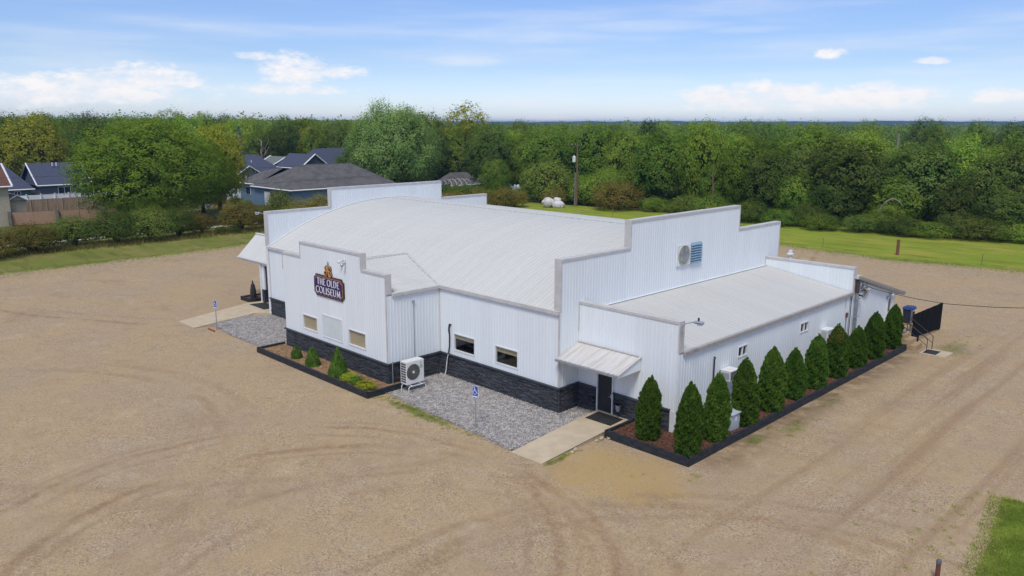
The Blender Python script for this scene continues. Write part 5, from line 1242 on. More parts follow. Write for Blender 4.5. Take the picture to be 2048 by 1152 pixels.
# fences
def fence(label, pts, zt, h, board, mat, railm, bw, name='fence', post_w=.12, step=2.44, boardname='fence_board', gap=.006):
    o = thing(name, (pts[0][0], pts[0][1], zt - h), label, 'fence'); (x0, y0), (x1, y1) = pts
    L = math.hypot(x1 - x0, y1 - y0); u = ((x1 - x0) / L, (y1 - y0) / L, 0); nn = (u[1], -u[0], 0); O_ = (x0, y0, 0); k = 0; a = 0
    n = int(round(L / bw))
    for k in range(n):
        j = ST.uniform(-.02, .02) if bw < 1 else 0
        MB().obox(O_, u, nn, k * L / n + gap, (k + 1) * L / n - gap, 0, .025, zt - h, zt + j).build(boardname, mat, o)
    m_ = int(L / step) + 1
    for k in range(m_ + 1):
        a = min(k * step, L); MB().obox(O_, u, nn, a - post_w / 2, a + post_w / 2, (.03 if name != 'vinyl_fence' else -.05), .03 + post_w, zt - h - .3, zt + (.05 if name == 'fence' else .25)).build('post', railm, o)
    for z in ((zt - h + .2, zt - .25) if name == 'fence' else (zt - h + .05, zt - .02)): MB().obox(O_, u, nn, 0, L, -.05, -.003, z, z + .1).build('rail', railm, o)
    return o
fence('tall weathered cedar board fence behind the big round tree', [(-143.5, 3.0), (-143.5, 24)], 1.05, 2.5, .25, CEDAR, M('bleached_cedar', (.42, .33, .24), .85), .25, step=2.6)
fence('white vinyl fence rising above the cedar fence on the left', [(-149.8, 2.0), (-149.8, 26)], 1.3, 2.2, 2.4, VINYL, VINYL, 2.4, 'vinyl_fence', .2, 2.4, 'fence_panel')
fence('white vinyl fence before the slate house with porch gable', [(-148.5, 44.5), (-148.5, 62)], .45, 2.2, 2.4, VINYL, VINYL, 2.4, 'vinyl_fence', .16, 2.4, 'fence_panel')
fence('low salmon panel fence with grey posts behind the hedgerow', [(-116.6, -1.2), (-113.0, 17.0)], 1.55, 1.9, 3.1, PINKPANEL, GREYWOOD, 3.1, 'panel_fence', .42, 6.2, 'fence_panel', .03)
def planter_pot(x, y, label):
    o = thing('flower_pot', (x, y, -.4), label, 'plant pot'); MB().lathe([(.45, 0), (.6, .5), (.62, .55)], (x, y, -.45), 10).build('pot', PLASTICW, o); return o

_b = MB().tube([(-49.2, 83.9, 1.5), (-49.0, 83.8, 4.2), (-49.3, 84.0, 6.9), (-49.0, 83.9, 8.2)], [.17, .14, .10, .04], 7).tube([(-49.2, 83.9, 5.3), (-48.6, 83.5, 6.8)], [.07, .03], 5)
tag(_b.build('dead_tree', WOODPOLE), 'bare tan trunk showing before the foot of the tall narrow tree', 'dead tree')
tag(MB().tube([(-22.0, 82.3, 3.0), (-21.0, 82.0, 4.5), (-20.2, 82.2, 5.0), (-19.4, 82.5, 4.6), (-18.9, 82.7, 3.9)], [.11, .10, .09, .07, .03], 6).build('driftwood_limb', BARKPALE), 'bleached curved dead branch arching before the oaks left of the rusty post', 'branch')

# ---------------------------------------------------------------- foliage meshes (unit size), shared between copies
def fib(n, rng):
    i = np.arange(n) + .5; ph = np.arccos(1 - 2 * i / n); th = math.pi * (1 + 5 ** .5) * i
    d = np.stack([np.cos(th) * np.sin(ph), np.sin(th) * np.sin(ph), np.cos(ph)], 1)
    return unit(d + rng.normal(size=(n, 3)) * .14)

def crown(seed, nl=30, lr=.38, nt=38, nf=9, lf=.07, spread=.085, zmin=-.75, up=.45, aspect=.62, shape='round', upt=0.0, core=1):
    """crown of radius 1 and height 2 (z 0..2): lobes carry tufts, tufts carry leaves"""
    r = np.random.default_rng(seed); d = fib(int(nl * 1.25), r); d = d[d[:, 2] > zmin]
    k = r.uniform(.84, 1.02, len(d))[:, None]; c = d * (1 - lr * .8) * k
    if shape == 'oval': c[:, :2] *= (1 - .28 * np.clip(c[:, 2], -1, 1))[:, None]
    if shape == 'pear': c[:, :2] *= (1 - .28 * np.clip(c[:, 2] + .2, 0, 1))[:, None] * 1.05
    if shape == 'flat': c[:, 2] = np.where(c[:, 2] < 0, c[:, 2] * .9, c[:, 2])
    rad = lr * r.uniform(.7, 1.25, len(d))
    T, D = [], []
    for q in range(len(d)):
        td = unit(r.normal(size=(nt * 2, 3))); td = td[(td @ d[q]) > -.35][:nt]
        p = c[q] + td * (rad[q] * r.uniform(.72, 1.06, len(td)))[:, None]
        dd = np.linalg.norm(p[:, None] - c[None], axis=2) / rad[None]; dd[:, q] = 9
        ok = dd.min(1) > .72; T.append(p[ok]); D.append(unit(td[ok] + d[q] * .5))
    T, D = np.concatenate(T), np.concatenate(D)
    n = len(T); g = r.uniform(.5, 1.5, n)
    P = np.repeat(T, nf, 0) + r.normal(size=(n * nf, 3)) * (spread * np.repeat(g, nf)[:, None]) * [1, 1, .8 + upt]
    Nn = unit(np.repeat(D, nf, 0) * 1.35 + [0, 0, up] + r.normal(size=(n * nf, 3)) * .36)
    if core:   # a few leaves inside so that light does not fall straight through
        m_ = n * nf // 9; q = unit(r.normal(size=(m_, 3))) * (r.uniform(.1, .62, m_) ** .6)[:, None]; q[:, 2] = np.maximum(q[:, 2], zmin)
        P = np.concatenate([P, q]); Nn = np.concatenate([Nn, unit(r.normal(size=(m_, 3)))])
    sz = np.full(len(P), lf); sz[n * nf:] *= 2.0
    V, Q = leaf_quads(P, Nn, sz, r, aspect, tang=(np.repeat(D, nf, 0) * .4 + [0, 0, upt]) if upt and not core else None)
    V[:, 2] += 1.0
    NC = np.concatenate([np.repeat(D, nf, 0), unit(P[n * nf:])]) if core else np.repeat(D, nf, 0)
    NC = unit(NC * 1.2 + [0, 0, .35] + r.normal(size=NC.shape) * .16)
    return V, Q, np.repeat(NC, 4, 0)
def mesh_of(name, VQ, mat=None): return np_mesh(name, VQ[0], VQ[1], mat, normals=VQ[2] if len(VQ) > 2 else None)

def trunk_mesh(seed, r0=.026, h=.78, limbs=7):
    """unit tree height 1"""
    r = random.Random(seed); b = MB(); pts = []; x = y = 0
    for k in range(7):
        z = -.03 + (h + .03) * k / 6; pts.append((x, y, z)); x += r.uniform(-.012, .012); y += r.uniform(-.012, .012)
    b.tube(pts, [r0 * (1.35 if k == 0 else 1 - .13 * k) for k in range(7)], 8)
    for k in range(limbs):
        z = r.uniform(.25, .68); a = r.uniform(0, 6.28); L = r.uniform(.16, .30); f = z / h * 6; p = pts[int(f)]; s = (p[0], p[1], z)
        m1 = (s[0] + math.cos(a) * L * .5, s[1] + math.sin(a) * L * .5, z + L * .35); e = (s[0] + math.cos(a) * L, s[1] + math.sin(a) * L, z + L * .85)
        b.tube([s, m1, e], [r0 * .45, r0 * .3, r0 * .1], 5)
    me = bpy.data.meshes.new('trunk'); me.from_pydata(b.v, [], b.f); me.update(); me.materials.append(BARK)
    for p in me.polygons: p.use_smooth = True
    return me
TRUNKS = [trunk_mesh(s) for s in (1, 2, 3)]

def spruce(seed, tiers=24, nf=150):
    r = np.random.default_rng(seed); P, Nn = [], []
    for k in range(tiers):
        f = k / (tiers - 1); z = .06 + 1.9 * f; rr = (1 - f) ** .85 * .98 + .03; nb = int(9 + 13 * (1 - f))
        for q in range(nb):
            a = r.uniform(0, 6.28); L = rr * r.uniform(.8, 1.1); n = int(nf * (.3 + .7 * (1 - f)) / 3)
            t = r.uniform(.15, 1, n); w = .10 * (1.1 - t * .7)
            x = t * L; s = r.normal(size=n) * w; zz = z - .10 * t * rr + r.normal(size=n) * .02 - .05 * np.abs(s)
            P.append(np.stack([np.cos(a) * x - np.sin(a) * s, np.sin(a) * x + np.cos(a) * s, zz], 1)); Nn.append(unit(r.normal(size=(n, 3)) * .4 + [0, 0, 1] + np.array([np.cos(a), np.sin(a), 0]) * .4))
    return leaf_quads(np.concatenate(P), np.concatenate(Nn), .075, r, .5)

def arborvitae(seed, n=19000, top=1.0):
    """unit: radius 1, height 1"""
    r = np.random.default_rng(seed); z = r.beta(1.15, 1.25, n); ph = r.uniform(0, 6.28, n)
    prof = np.interp(z, [0, .06, .25, .5, .72, .88, .96, 1.0], [.74, .90, 1.0, .98, .82, .56, .34, .10])
    k = r.integers(3, 6); lob = 1 + .08 * np.sin(ph * 3 + seed + z * 5) + .07 * np.sin(ph * 7 + z * 11 + seed * 2) + .07 * np.sin(z * 30 + ph * 5 + seed) + .05 * np.sin(z * 61 - ph * 9)
    depth = 1 - r.exponential(.075, n); rr = prof * lob * np.clip(depth, .3, 1.06) + r.normal(size=n) * .012
    out = np.stack([np.cos(ph), np.sin(ph), np.zeros(n)], 1)
    P = np.stack([np.cos(ph) * rr, np.sin(ph) * rr, z + r.normal(size=n) * .006], 1)
    Nn = unit(np.cross(out, [0, 0, 1]) * r.normal(size=(n, 1)) + out * .55 + r.normal(size=(n, 3)) * .35)
    # wispy leader shoots
    sh = r.uniform(.70, 1.0, 60); sa = r.uniform(0, 6.28, 60); sr = np.interp(sh, [.7, .88, 1.0], [.72, .40, .05]); q = r.integers(0, 60, 900); tt = r.uniform(0, 1, 900)
    P[:900] = np.stack([np.cos(sa[q]) * sr[q] * (1 + .10 * tt), np.sin(sa[q]) * sr[q] * (1 + .10 * tt), sh[q] + .065 * tt], 1) + r.normal(size=(900, 3)) * [.03, .03, .003]
    V, Q = leaf_quads(P * [.55, .55, 3.2], Nn, .115, r, .42, tang=out * .45 + [0, 0, 1.0])
    return V, Q
L_TIP = leaf('browned_twig_sprays', (.10, .075, .02), (.16, .095, .026), trans=.1)
ARB = [mesh_of('foliage', arborvitae(s), L_ARB) for s in (1, 2, 3, 4)]
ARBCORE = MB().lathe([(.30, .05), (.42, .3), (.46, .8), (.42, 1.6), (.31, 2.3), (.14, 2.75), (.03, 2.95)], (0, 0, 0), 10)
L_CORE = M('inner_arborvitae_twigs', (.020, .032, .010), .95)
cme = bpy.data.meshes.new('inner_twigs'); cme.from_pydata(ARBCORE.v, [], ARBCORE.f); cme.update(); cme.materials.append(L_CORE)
AL = ['slim arborvitae in front of the stone base beside the side door', 'arborvitae at the outer corner of the timber bed',
      'arborvitae along the side wall, second from the bed corner, before the black vent pipe', 'arborvitae standing just behind the low grey utility cabinet',
      'broad arborvitae below the nearer slider window, fourth from the bed corner', 'narrow arborvitae fifth from the bed corner, midway along the side wall',
      'tall arborvitae sixth from the bed corner, left of the cream air conditioner', 'brown-tipped arborvitae directly before the cream air conditioner',
      'shortest rounded arborvitae before the foot of the service mast', 'arborvitae between the service mast and the last arborvitae of the row', 'last arborvitae of the row, beside the back steps']
for k, (x, y, h, w) in enumerate([(-.61, -1.42, 3.0, 1.0), (1.70, -1.55, 3.25, 1.06), (1.72, .70, 3.22, 1.05), (1.70, 3.55, 3.28, 1.12), (1.66, 6.3, 3.25, 1.22), (1.63, 8.95, 2.72, 1.0), (1.66, 11.5, 3.0, 1.08), (1.66, 14.3, 3.1, 1.14), (1.66, 17.1, 2.5, 1.04), (1.68, 19.75, 2.95, 1.12), (1.62, 23.0, 2.9, 1.08)]):
    o = thing('arborvitae', (x, y, .22), AL[k], 'arborvitae', 'arborvitae planted in the long timber bed'); o.rotation_euler = (.02 * math.sin(k * 2.7), .025 * math.cos(k * 1.3), k * 1.9)
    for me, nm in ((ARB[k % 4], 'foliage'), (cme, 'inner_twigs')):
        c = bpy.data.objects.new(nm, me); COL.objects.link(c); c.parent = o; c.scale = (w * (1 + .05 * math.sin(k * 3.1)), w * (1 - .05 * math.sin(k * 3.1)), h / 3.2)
    b = MB().tube([(x, y, .1), (x, y, .6)], .05, 6); b.build('trunk', BARK, o)
    if k in (7, 4):
        rr_ = np.random.default_rng(k); nq = 700 if k == 7 else 260; zz = rr_.uniform(.72, 1.0, nq) if k == 7 else rr_.uniform(.35, .62, nq); a_ = rr_.uniform(-1.2, 1.6, nq) if k == 4 else rr_.uniform(0, 6.28, nq)
        q_ = np.interp(zz, [0, .5, .72, .88, .96, 1.0], [.9, 1.0, .82, .56, .34, .10]) * .57 * w; Pq = np.stack([np.cos(a_) * q_, np.sin(a_) * q_, zz * h], 1)
        V_, Q_ = leaf_quads(Pq, unit(np.stack([np.cos(a_), np.sin(a_), np.full(nq, .3)], 1) + rr_.normal(size=(nq, 3)) * .3), .09, rr_, .4)
        c = bpy.data.objects.new('browned_sprays', np_mesh('browned_sprays', V_, Q_, L_TIP)); COL.objects.link(c); c.parent = o

def conifer_small(seed, n=5200, ball=0.0):
    r = np.random.default_rng(seed); z = 1 - np.sqrt(r.uniform(0, 1, n)); ph = r.uniform(0, 6.28, n); rr = ((1 - z ** 1.15) * (1 - ball) + ball * np.sqrt(np.clip(1 - (z * 1.25 - .25) ** 2, 0, 1)) * .95) * np.clip(1 - r.exponential(.09, n), .2, 1.05) * (1 + .06 * np.sin(ph * 5 + z * 13)) + .02
    out = np.stack([np.cos(ph), np.sin(ph), np.full(n, .5)], 1); P = np.stack([np.cos(ph) * rr, np.sin(ph) * rr, z], 1)
    return leaf_quads(P, unit(out + r.normal(size=(n, 3)) * .6), .085, r, .45, tang=out)
CONM = [mesh_of('foliage', conifer_small(s, 5200, q), L_CON) for s, q in ((1, .9), (2, .5), (3, .08))]
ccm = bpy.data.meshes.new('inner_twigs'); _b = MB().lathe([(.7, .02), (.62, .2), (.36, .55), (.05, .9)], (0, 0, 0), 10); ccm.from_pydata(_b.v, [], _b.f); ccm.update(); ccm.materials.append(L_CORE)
for k, (x, y, h, w, lab) in enumerate([(-24.1, -6.55, .85, .36, 'smallest, ball-shaped dwarf spruce at the far end of the bed under the sign'), (-22.0, -6.65, 1.25, .50, 'middle-sized dwarf spruce under the sign'), (-19.05, -6.7, 1.85, .66, 'tallest conical dwarf spruce under the sign')]):
    o = thing('dwarf_spruce', (x, y, .18), lab, 'shrub', 'dwarf spruces under the sign'); o.rotation_euler = (0, 0, k * 2.2)
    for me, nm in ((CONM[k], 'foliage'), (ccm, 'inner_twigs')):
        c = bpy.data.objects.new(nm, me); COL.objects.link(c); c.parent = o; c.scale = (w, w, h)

BUSHM = [mesh_of('foliage', crown(s, nl=20, lr=.46, nt=30, nf=11, lf=.10, spread=.10, zmin=-.2, up=.35), None) for s in (31, 32, 33)]
BUSHF = [mesh_of('foliage', crown(s, nl=30, lr=.34, nt=40, nf=10, lf=.058, spread=.085, zmin=-.3, up=.3, upt=.3), None) for s in (41, 42, 43, 44)]
def stems_mesh(seed):
    r = random.Random(seed); b = MB()
    for k in range(9):
        a = r.uniform(0, 6.28); t = r.uniform(.2, .6); b.tube([(r.uniform(-.1, .1), r.uniform(-.1, .1), -.05), (math.cos(a) * t * .5, math.sin(a) * t * .5, .5), (math.cos(a) * t, math.sin(a) * t, 1.05)], [.035, .025, .01], 5)
    me = bpy.data.meshes.new('stem'); me.from_pydata(b.v, [], b.f); me.update(); me.materials.append(BARK); return me
STEMS = [stems_mesh(1), stems_mesh(2)]
def child(parent, name, me, scale, mat=None, loc=(0, 0, 0)):
    c = bpy.data.objects.new(name, me); COL.objects.link(c); c.parent = parent; c.scale = scale; c.location = loc
    if mat is not None:
        if not me.materials: me.materials.append(mat)
        c.material_slots[0].link = 'OBJECT'; c.material_slots[0].material = mat
    return c
def bush(x, y, r, h, v, mat, label, group=None, name='shrub', z=None, fine=True):
    z = float(tz(x, y)) if z is None else z
    o = thing(name, (x, y, z), label, 'shrub', group); o.rotation_euler = (0, 0, v * 1.7 + x)
    m_ = (BUSHF if fine else BUSHM); child(o, 'foliage', m_[v % len(m_)], (r, r, h * .60), mat, (0, 0, -.20 * h)); child(o, 'stem', STEMS[v % 2], (r, r, h * .7)); return o
for k, (x, y, r, h, lab) in enumerate([(-17.75, -6.72, .52, .55, 'golden low shrub beside the tallest dwarf spruce'), (-17.0, -6.78, .42, .5, 'low golden-green shrub in the middle of three at the bed end'), (-15.95, -6.85, .56, .55, 'golden low shrub at the corner of the bed near the condenser')]):
    bush(x, y, r, h, k, L_GOLD if k != 1 else L_CON, lab, 'low golden shrubs under the sign', z=.2, fine=False)

TREES = []
CR = dict(
    round=[mesh_of('crown', crown(s, nl=28, lr=.37, nt=44, nf=14, lf=.055, spread=.062), None) for s in (1, 2, 3)],
    oval=[mesh_of('crown', crown(s, nl=28, lr=.37, nt=44, nf=14, lf=.056, spread=.064, shape='oval', zmin=-.9), None) for s in (4, 5, 6)],
    pear=[mesh_of('crown', crown(s, nl=26, lr=.36, nt=44, nf=14, lf=.057, spread=.064, shape='pear', zmin=-.9), None) for s in (7, 8)],
    elm=[mesh_of('crown', crown(21, nl=86, lr=.215, nt=34, nf=24, lf=.027, spread=.042, up=.5, zmin=-.95), None)],
    cotton=[mesh_of('crown', crown(22, nl=70, lr=.22, nt=34, nf=20, lf=.033, spread=.050, up=.3, upt=.8, zmin=-.85, shape='oval'), None)],
    sparse=[mesh_of('crown', crown(23, nl=24, lr=.26, nt=20, nf=10, lf=.07, spread=.075, zmin=-.4, shape='oval', core=0), None)],
    spruce=[mesh_of('crown', spruce(s), None) for s in (1, 2)])
def tree(kind, x, y, h, r, v, mat, label, group=None, bottom=.10, sq=1.0, z=None, bark=None, rot=None):
    z = float(tz(x, y)) if z is None else z
    o = thing(kind, (x, y, z), label, 'tree', group); o.rotation_euler = (0, 0, v * 2.1 + x * .7 if rot is None else rot)
    ck = {'spruce_tree': 'spruce', 'elm_tree': 'elm', 'cottonwood_tree': 'cotton', 'sparse_tree': 'sparse'}.get(kind) or ('round', 'oval', 'pear')[v % 3]
    ms = CR[ck]; hc = h * (1 - bottom)
    child(o, 'crown', ms[v % len(ms)], (r * sq, r / sq, hc / 2), mat, (0, 0, h * bottom)); child(o, 'trunk', TRUNKS[v % 3], (h, h, h), bark); return o

tree('elm_tree', -102.0, 14.3, 15.7, 11.4, 0, L_ELM, 'huge spreading round tree behind the hedgerow, left of the hall', None, .02)
tree('willow_tree', -186.6, 20.4, 18.9, 8.0, 0, L_YEL, 'yellow-green tree showing left of the huge round tree')
tree('willow_tree', -116.8, 31.5, 15.6, 5.4, 1, L_YEL, 'yellow-green tree showing right of the huge round tree')
tree('willow_tree', -113.5, 27.0, 12.2, 5.6, 2, L_ELM, 'olive tree low beside the huge round tree')
tree('spruce_tree', -192.4, 12.0, 18.6, 4.6, 0, L_SPRU, 'large dark blue spruce behind the navy-roofed house', None, .03)
tree('spruce_tree', -173.1, 63.5, 16.2, 2.9, 1, L_SPRU, 'slender pale blue spruce behind the slate house with porch gable', None, .03)
tree('cottonwood_tree', -125.1, 75.6, 20.4, 10.8, 0, L_SILV, 'massive silvery-green cottonwood rising behind the hall roof', None, .04)
tree('broadleaf_tree', -128.7, 66.9, 10.6, 4.0, 1, L_DARK, 'small dark tree at the left foot of the cottonwood')
tree('sparse_tree', -139.5, 110.0, 22.0, 7.2, 0, L_YEL, 'tall thin-topped pale tree above the woods, right of the cottonwood', None, .30)
o = thing('bare_tree', (-179.7, 72.7, -2.3), 'bare grey dead tree standing before the woods right of the blue spruce', 'tree')
child(o, 'trunk', TRUNKS[1], (16, 16, 16), BARKPALE)
_b = MB(); _r = random.Random(3)
for k in range(26):
    zz = _r.uniform(3, 14); a = _r.uniform(0, 6.28); L = (15 - zz) * .18 + .4; _b.tube([(-179.7, 72.7, -2.3 + zz), (-179.7 + math.cos(a) * L, 72.7 + math.sin(a) * L, -2.3 + zz + L * .5)], [.05, .015], 4)
_b.build('branches', BARKPALE, o)

TALL = [(-155.2, 147.4, 18.0, 6.3), (-150.0, 159.1, 18.4, 5.8), (-136.9, 188.7, 20.4, 5.8), (-144.3, 208.0, 19.9, 5.5), (-116.7, 213.4, 22.1, 7.1), (-104.5, 203.0, 22.9, 6.0), (-116.0, 236.4, 22.1, 6.4), (-85.9, 239.0, 23.3, 5.5), (-73.9, 253.9, 23.5, 6.4), (-64.0, 236.1, 23.2, 4.6), (-48.0, 220.0, 22.4, 5.9), (-42.1, 231.8, 22.6, 6.8), (-103.8, 242.3, 22.1, 6.8), (-133.8, 166.1, 19.7, 5.7), (-213.9, 22.9, 18.6, 6.1), (-222.5, 29.8, 19.0, 5.4), (-224.9, 40.0, 19.4, 6.4), (-226.7, 51.3, 19.1, 5.9), (-211.9, 62.6, 20.7, 7.3), (-213.2, 72.3, 20.4, 6.4), (-206.4, 75.1, 19.5, 5.7), (-207.9, 94.2, 18.5, 7.2), (-207.9, 104.3, 17.9, 6.7), (-195.4, 105.5, 17.9, 5.5), (-202.8, 82.5, 18.7, 5.4)]
N_ = [('c1', -142.1, 105.7, 15.0, 7.0), ('c2', -138.5, 116.5, 14.9, 7.4), ('c3', -118.2, 109.5, 15.4, 6.2), ('c4', -96.7, 95.4, 15.8, 6.6), ('c5', -88.6, 101, 17.2, 7.4), ('c6', -79.5, 100.7, 15.4, 5.9), ('c7', -64.9, 92.7, 14.6, 6.0), ('c8', -54.9, 89.7, 16.6, 4.3), ('c9', -54.1, 99.4, 14.8, 4.9), ('c10', -72.8, 99.3, 11.6, 5.6), ('c11', -105.2, 88.2, 8.2, 3.3), ('c12', -146.9, 116.4, 13.5, 5.6),
      ('r0', -45.5, 88.2, 13.5, 4.8), ('r1', -39.8, 86.6, 11.3, 5.0), ('r2', -36.4, 90.6, 12.4, 5.3), ('r3', -30.7, 90.4, 13.4, 7.4), ('r4', -25.5, 94.0, 11.6, 5.1), ('r5', -20.3, 93.2, 13.1, 6.0), ('r6', -17.0, 98.8, 14.7, 5.1), ('r7', -13.0, 96.8, 11.9, 5.0), ('r8', -8.6, 99.0, 14.2, 5.8), ('r9', -35.5, 85.4, 7.9, 3.7), ('r10', -30.6, 86.2, 7.6, 4.0), ('r11', -15.5, 91.8, 8.2, 4.0), ('r12', -50.4, 88.7, 9.2, 4.4), ('r13', -58.5, 93.1, 10.2, 4.2), ('r14', -9.6, 93.4, 7.2, 4.0), ('r15', -21.9, 89.9, 8.0, 4.0), ('r16', -2, 97, 11, 5), ('r17', 4, 99, 13, 5.5), ('r18', 11, 101, 13, 5.5)]
EDGE = {'c1': 'broadleaf tree at the right shoulder of the cottonwood', 'c2': 'broadleaf tree directly behind the grey shed and hoop tunnel', 'c3': 'tree in the woods behind and left of the very large loose shrub', 'c4': 'bushy tree just left of the utility pole', 'c5': 'large full tree directly behind the utility pole', 'c6': 'broad tree next right of the large full tree behind the utility pole', 'c7': 'full broadleaf tree left of the tall narrow tree', 'c8': 'tall narrow tree rising above its neighbours behind the stepped gable', 'c9': 'tree just behind and right of the tall narrow tree', 'c10': 'lower tree behind the bright green tall shrub', 'c11': 'small round tree hiding the right end of the grey shed roof', 'c12': 'tree behind the left end of the hoop tunnel',
 'r0': 'tree at the lawn edge directly right of the tall narrow tree', 'r1': 'lower oak behind the step of the stepped gable', 'r2': 'oak left of the broad grey-green oak, right of the stepped gable', 'r3': 'broad dark oak with grey-green crown at the lawn edge, right of the hall', 'r4': 'oak next right of the broad grey-green oak', 'r5': 'wide oak above the rust-coloured post', 'r6': 'tall oak behind and right of the rust-coloured post', 'r7': 'oak at the lawn edge above the green stake right of the rusty post', 'r8': 'large oak at the right edge of the photo', 'r9': 'small low tree before the oaks behind the stepped gable', 'r10': 'small low tree before the broad grey-green oak', 'r11': 'small low tree before the wide oak above the rusty post', 'r12': 'medium tree before the tall narrow tree, low behind the gable', 'r13': 'medium tree behind the wide reddish-green shrub', 'r14': 'small low tree before the large oak at the right edge', 'r15': 'small low tree between the broad grey-green oak and the rusty post', 'r16': 'tree at the lawn edge just outside the right of the photo', 'r17': 'tall tree at the lawn edge outside the right of the photo', 'r18': 'last tree along the lawn edge outside the right of the photo'}
rt = random.Random(5)
for k, (nm, x, y, h, r) in enumerate(N_):
    m_ = L_DARK if (nm[0] == 'r' and k % 3) or nm in ('r3', 'r5') else (L_ELM if k % 5 == 2 else L_MID)
    kind = 'oak_tree' if m_ is L_DARK else 'broadleaf_tree'
    g = 'trees along the edge of the woods behind the lawn'
    tree(kind, x, y, h * .98 - float(tz(x, y)) * .0, r, k, m_, EDGE[nm], g, .05, rt.uniform(.85, 1.15))
for k, (x, y, r, h, m_, lab) in enumerate([(-83.5, 81.0, 5.6, 8.0, L_BUSH, 'very large loose shrub left of the utility pole'), (-73.0, 86.7, 4.4, 7.2, L_MID, 'bright green tall shrub right of the utility pole'), (-66.0, 80.2, 4.7, 5.2, L_RUSTY, 'wide reddish-green shrub at the lawn edge right of the utility pole'), (-76.5, 84.5, 4.2, 5.7, L_MID, 'green shrub at the foot of the utility pole'),
      (-79.6, 79.0, 2.5, 3.3, L_RUSTY, 'reddish low shrub by the pale boulders')]):
    bush(x, y, r, h, k, m_, lab)
BG = 'shrubs along the lawn edge before the woods'
SHL = ['low shrub at the lawn edge before the broad grey-green oak', 'shrub at the lawn edge left of the rusty post', 'low shrub at the lawn edge directly above the rusty post', 'broad shrub at the lawn edge right of the rusty post', 'low shrub at the lawn edge nearest the right of the photo', 'low shrub between the grey-green oak and the rusty post', 'shrub at the lawn edge seen over the right step of the gable', 'dark shrub at the lawn edge behind the right step of the gable', 'shrub at the foot of the tall narrow tree', 'shrub at the lawn edge outside the right of the photo', 'shrub behind the top of the stepped gable, right of the tall narrow tree', 'shrub left of the foot of the tall narrow tree', 'shrub between the wide reddish shrub and the tall narrow tree', 'taller shrub behind the broad one right of the rusty post', 'taller shrub behind the low ones left of the rusty post', 'taller dark shrub before the small low tree by the gable step']
for k, (x, y, h, r) in enumerate([(-29.0, 80.2, 2.3, 2.9), (-19.0, 82.6, 2.7, 3.2), (-15.3, 83.4, 2.1, 3.2), (-10.1, 86.0, 2.8, 4.2), (-5.5, 87.6, 2.4, 3.6), (-24.2, 82.1, 2.5, 2.9), (-35.3, 80.4, 2.5, 3.0), (-40.6, 81.0, 3.3, 3.1), (-48.9, 83.2, 3.6, 3.6), (-2, 88.5, 3, 3.4), (-44.5, 82, 2.6, 2.6), (-54, 84.2, 3.2, 3.4), (-59.5, 82.6, 2.6, 2.8), (-13, 86.6, 3.4, 3.2), (-22, 85, 3.6, 3.2), (-32.5, 83, 3.6, 3.0)]):
    bush(x, y, r, h, k, (L_MID, L_DARK, L_MID, L_BUSH)[k % 4], SHL[k], BG)
HG = 'hedgerow shrubs between the lot and the back yards'
hr_ = random.Random(12)
for k, (x, y, r, h, m_, lab) in enumerate([(-82.3, -11.5, 3.6, 3.6, L_RUSTY, 'rust-tinged hedgerow shrub at the left edge'), (-84.5, -6.3, 3.4, 3.4, L_RUSTY, 'reddish hedgerow shrub second from the left edge'), (-86.6, -1.2, 3.1, 3.7, L_BUSH, 'dark green hedgerow shrub below the salmon fence'), (-85.2, 3.3, 3.2, 4.1, L_BUSH, 'dense hedgerow shrub left of the big round tree base'), (-84.6, 7.4, 3.3, 4.3, L_BUSH, 'dense tall hedgerow shrub before the big round tree'), (-85.3, 11.2, 2.6, 4.0, L_BUSH, 'green hedgerow shrub at the right end of the dense stretch'),
      (-86.5, 14.8, 1.9, 2.7, L_RUSTY, 'thin brownish hedgerow shrub before the pale path'), (-85.3, 19.8, 3.0, 4.2, L_RUSTY, 'rounded brown-green shrub left of the tall far gable'), (-86, 24.2, 2.2, 3.1, L_RUSTY, 'brownish shrub just left of the tall far gable lamp'), (-84.0, 16.3, .9, 1.1, L_DARK, 'small dark evergreen bush on the verge'), (-83.6, 18.1, .9, 1.1, L_DARK, 'small green bush beside the dark one on the verge'), (-83, -17.5, 3.4, 3.6, L_BUSH, 'hedgerow shrub outside the left edge'),
      (-84, 28.6, 2.9, 4.0, L_RUSTY, 'autumn-tinged shrub before the blue house corner'), (-85.5, 33.2, 2.9, 4.4, L_RUSTY, 'autumn-tinged shrub before the white garage door'), (-86.4, 37.8, 2.6, 3.9, L_BUSH, 'shrub by the garage door left of the stepped far gable'), (-92.5, 30, 2.4, 4.6, L_BUSH, 'tall green shrub at the blue house wall'),
      (-80.5, 52.5, 2.9, 3.6, L_RUSTY, 'orange-tinged shrub before the hoop tunnel'), (-82.5, 57.0, 3.0, 3.6, L_RUSTY, 'reddening shrub right of the hoop tunnel'), (-81.0, 61.6, 3.0, 3.9, L_RUSTY, 'large brown-green shrub behind the far rear parapet'), (-80.3, 66.5, 3.0, 3.7, L_RUSTY, 'brown-green shrub left of the tarpaulin'), (-81.5, 70.5, 2.6, 3.2, L_RUSTY, 'rusty shrub just left of the boulders'), (-90, 66, 3.2, 3.7, L_BUSH, 'green shrub behind the rusty ones near the hoop tunnel'), (-94, 78, 3.2, 4.3, L_MID, 'tall green shrub near the tarpaulin'), (-83, 47.5, 2.8, 3.5, L_RUSTY, 'shrub hidden low behind the far parapet')]):
    bush(x, y, r, h, k, m_, lab, HG)
for x, y, lab in ((-122, 31.5, 'white flower pot with a bushy green plant in the yard'),):
    pt = planter_pot(x, y, lab); c_ = child(pt, 'plant', BUSHF[0], (1.0, 1.0, .9), L_MID, (0, 0, .4))
bush(-132, 39.2 + 2.5, 1.6, 1.6, 1, L_DARK, 'dark round yard bush before the white vinyl fence')
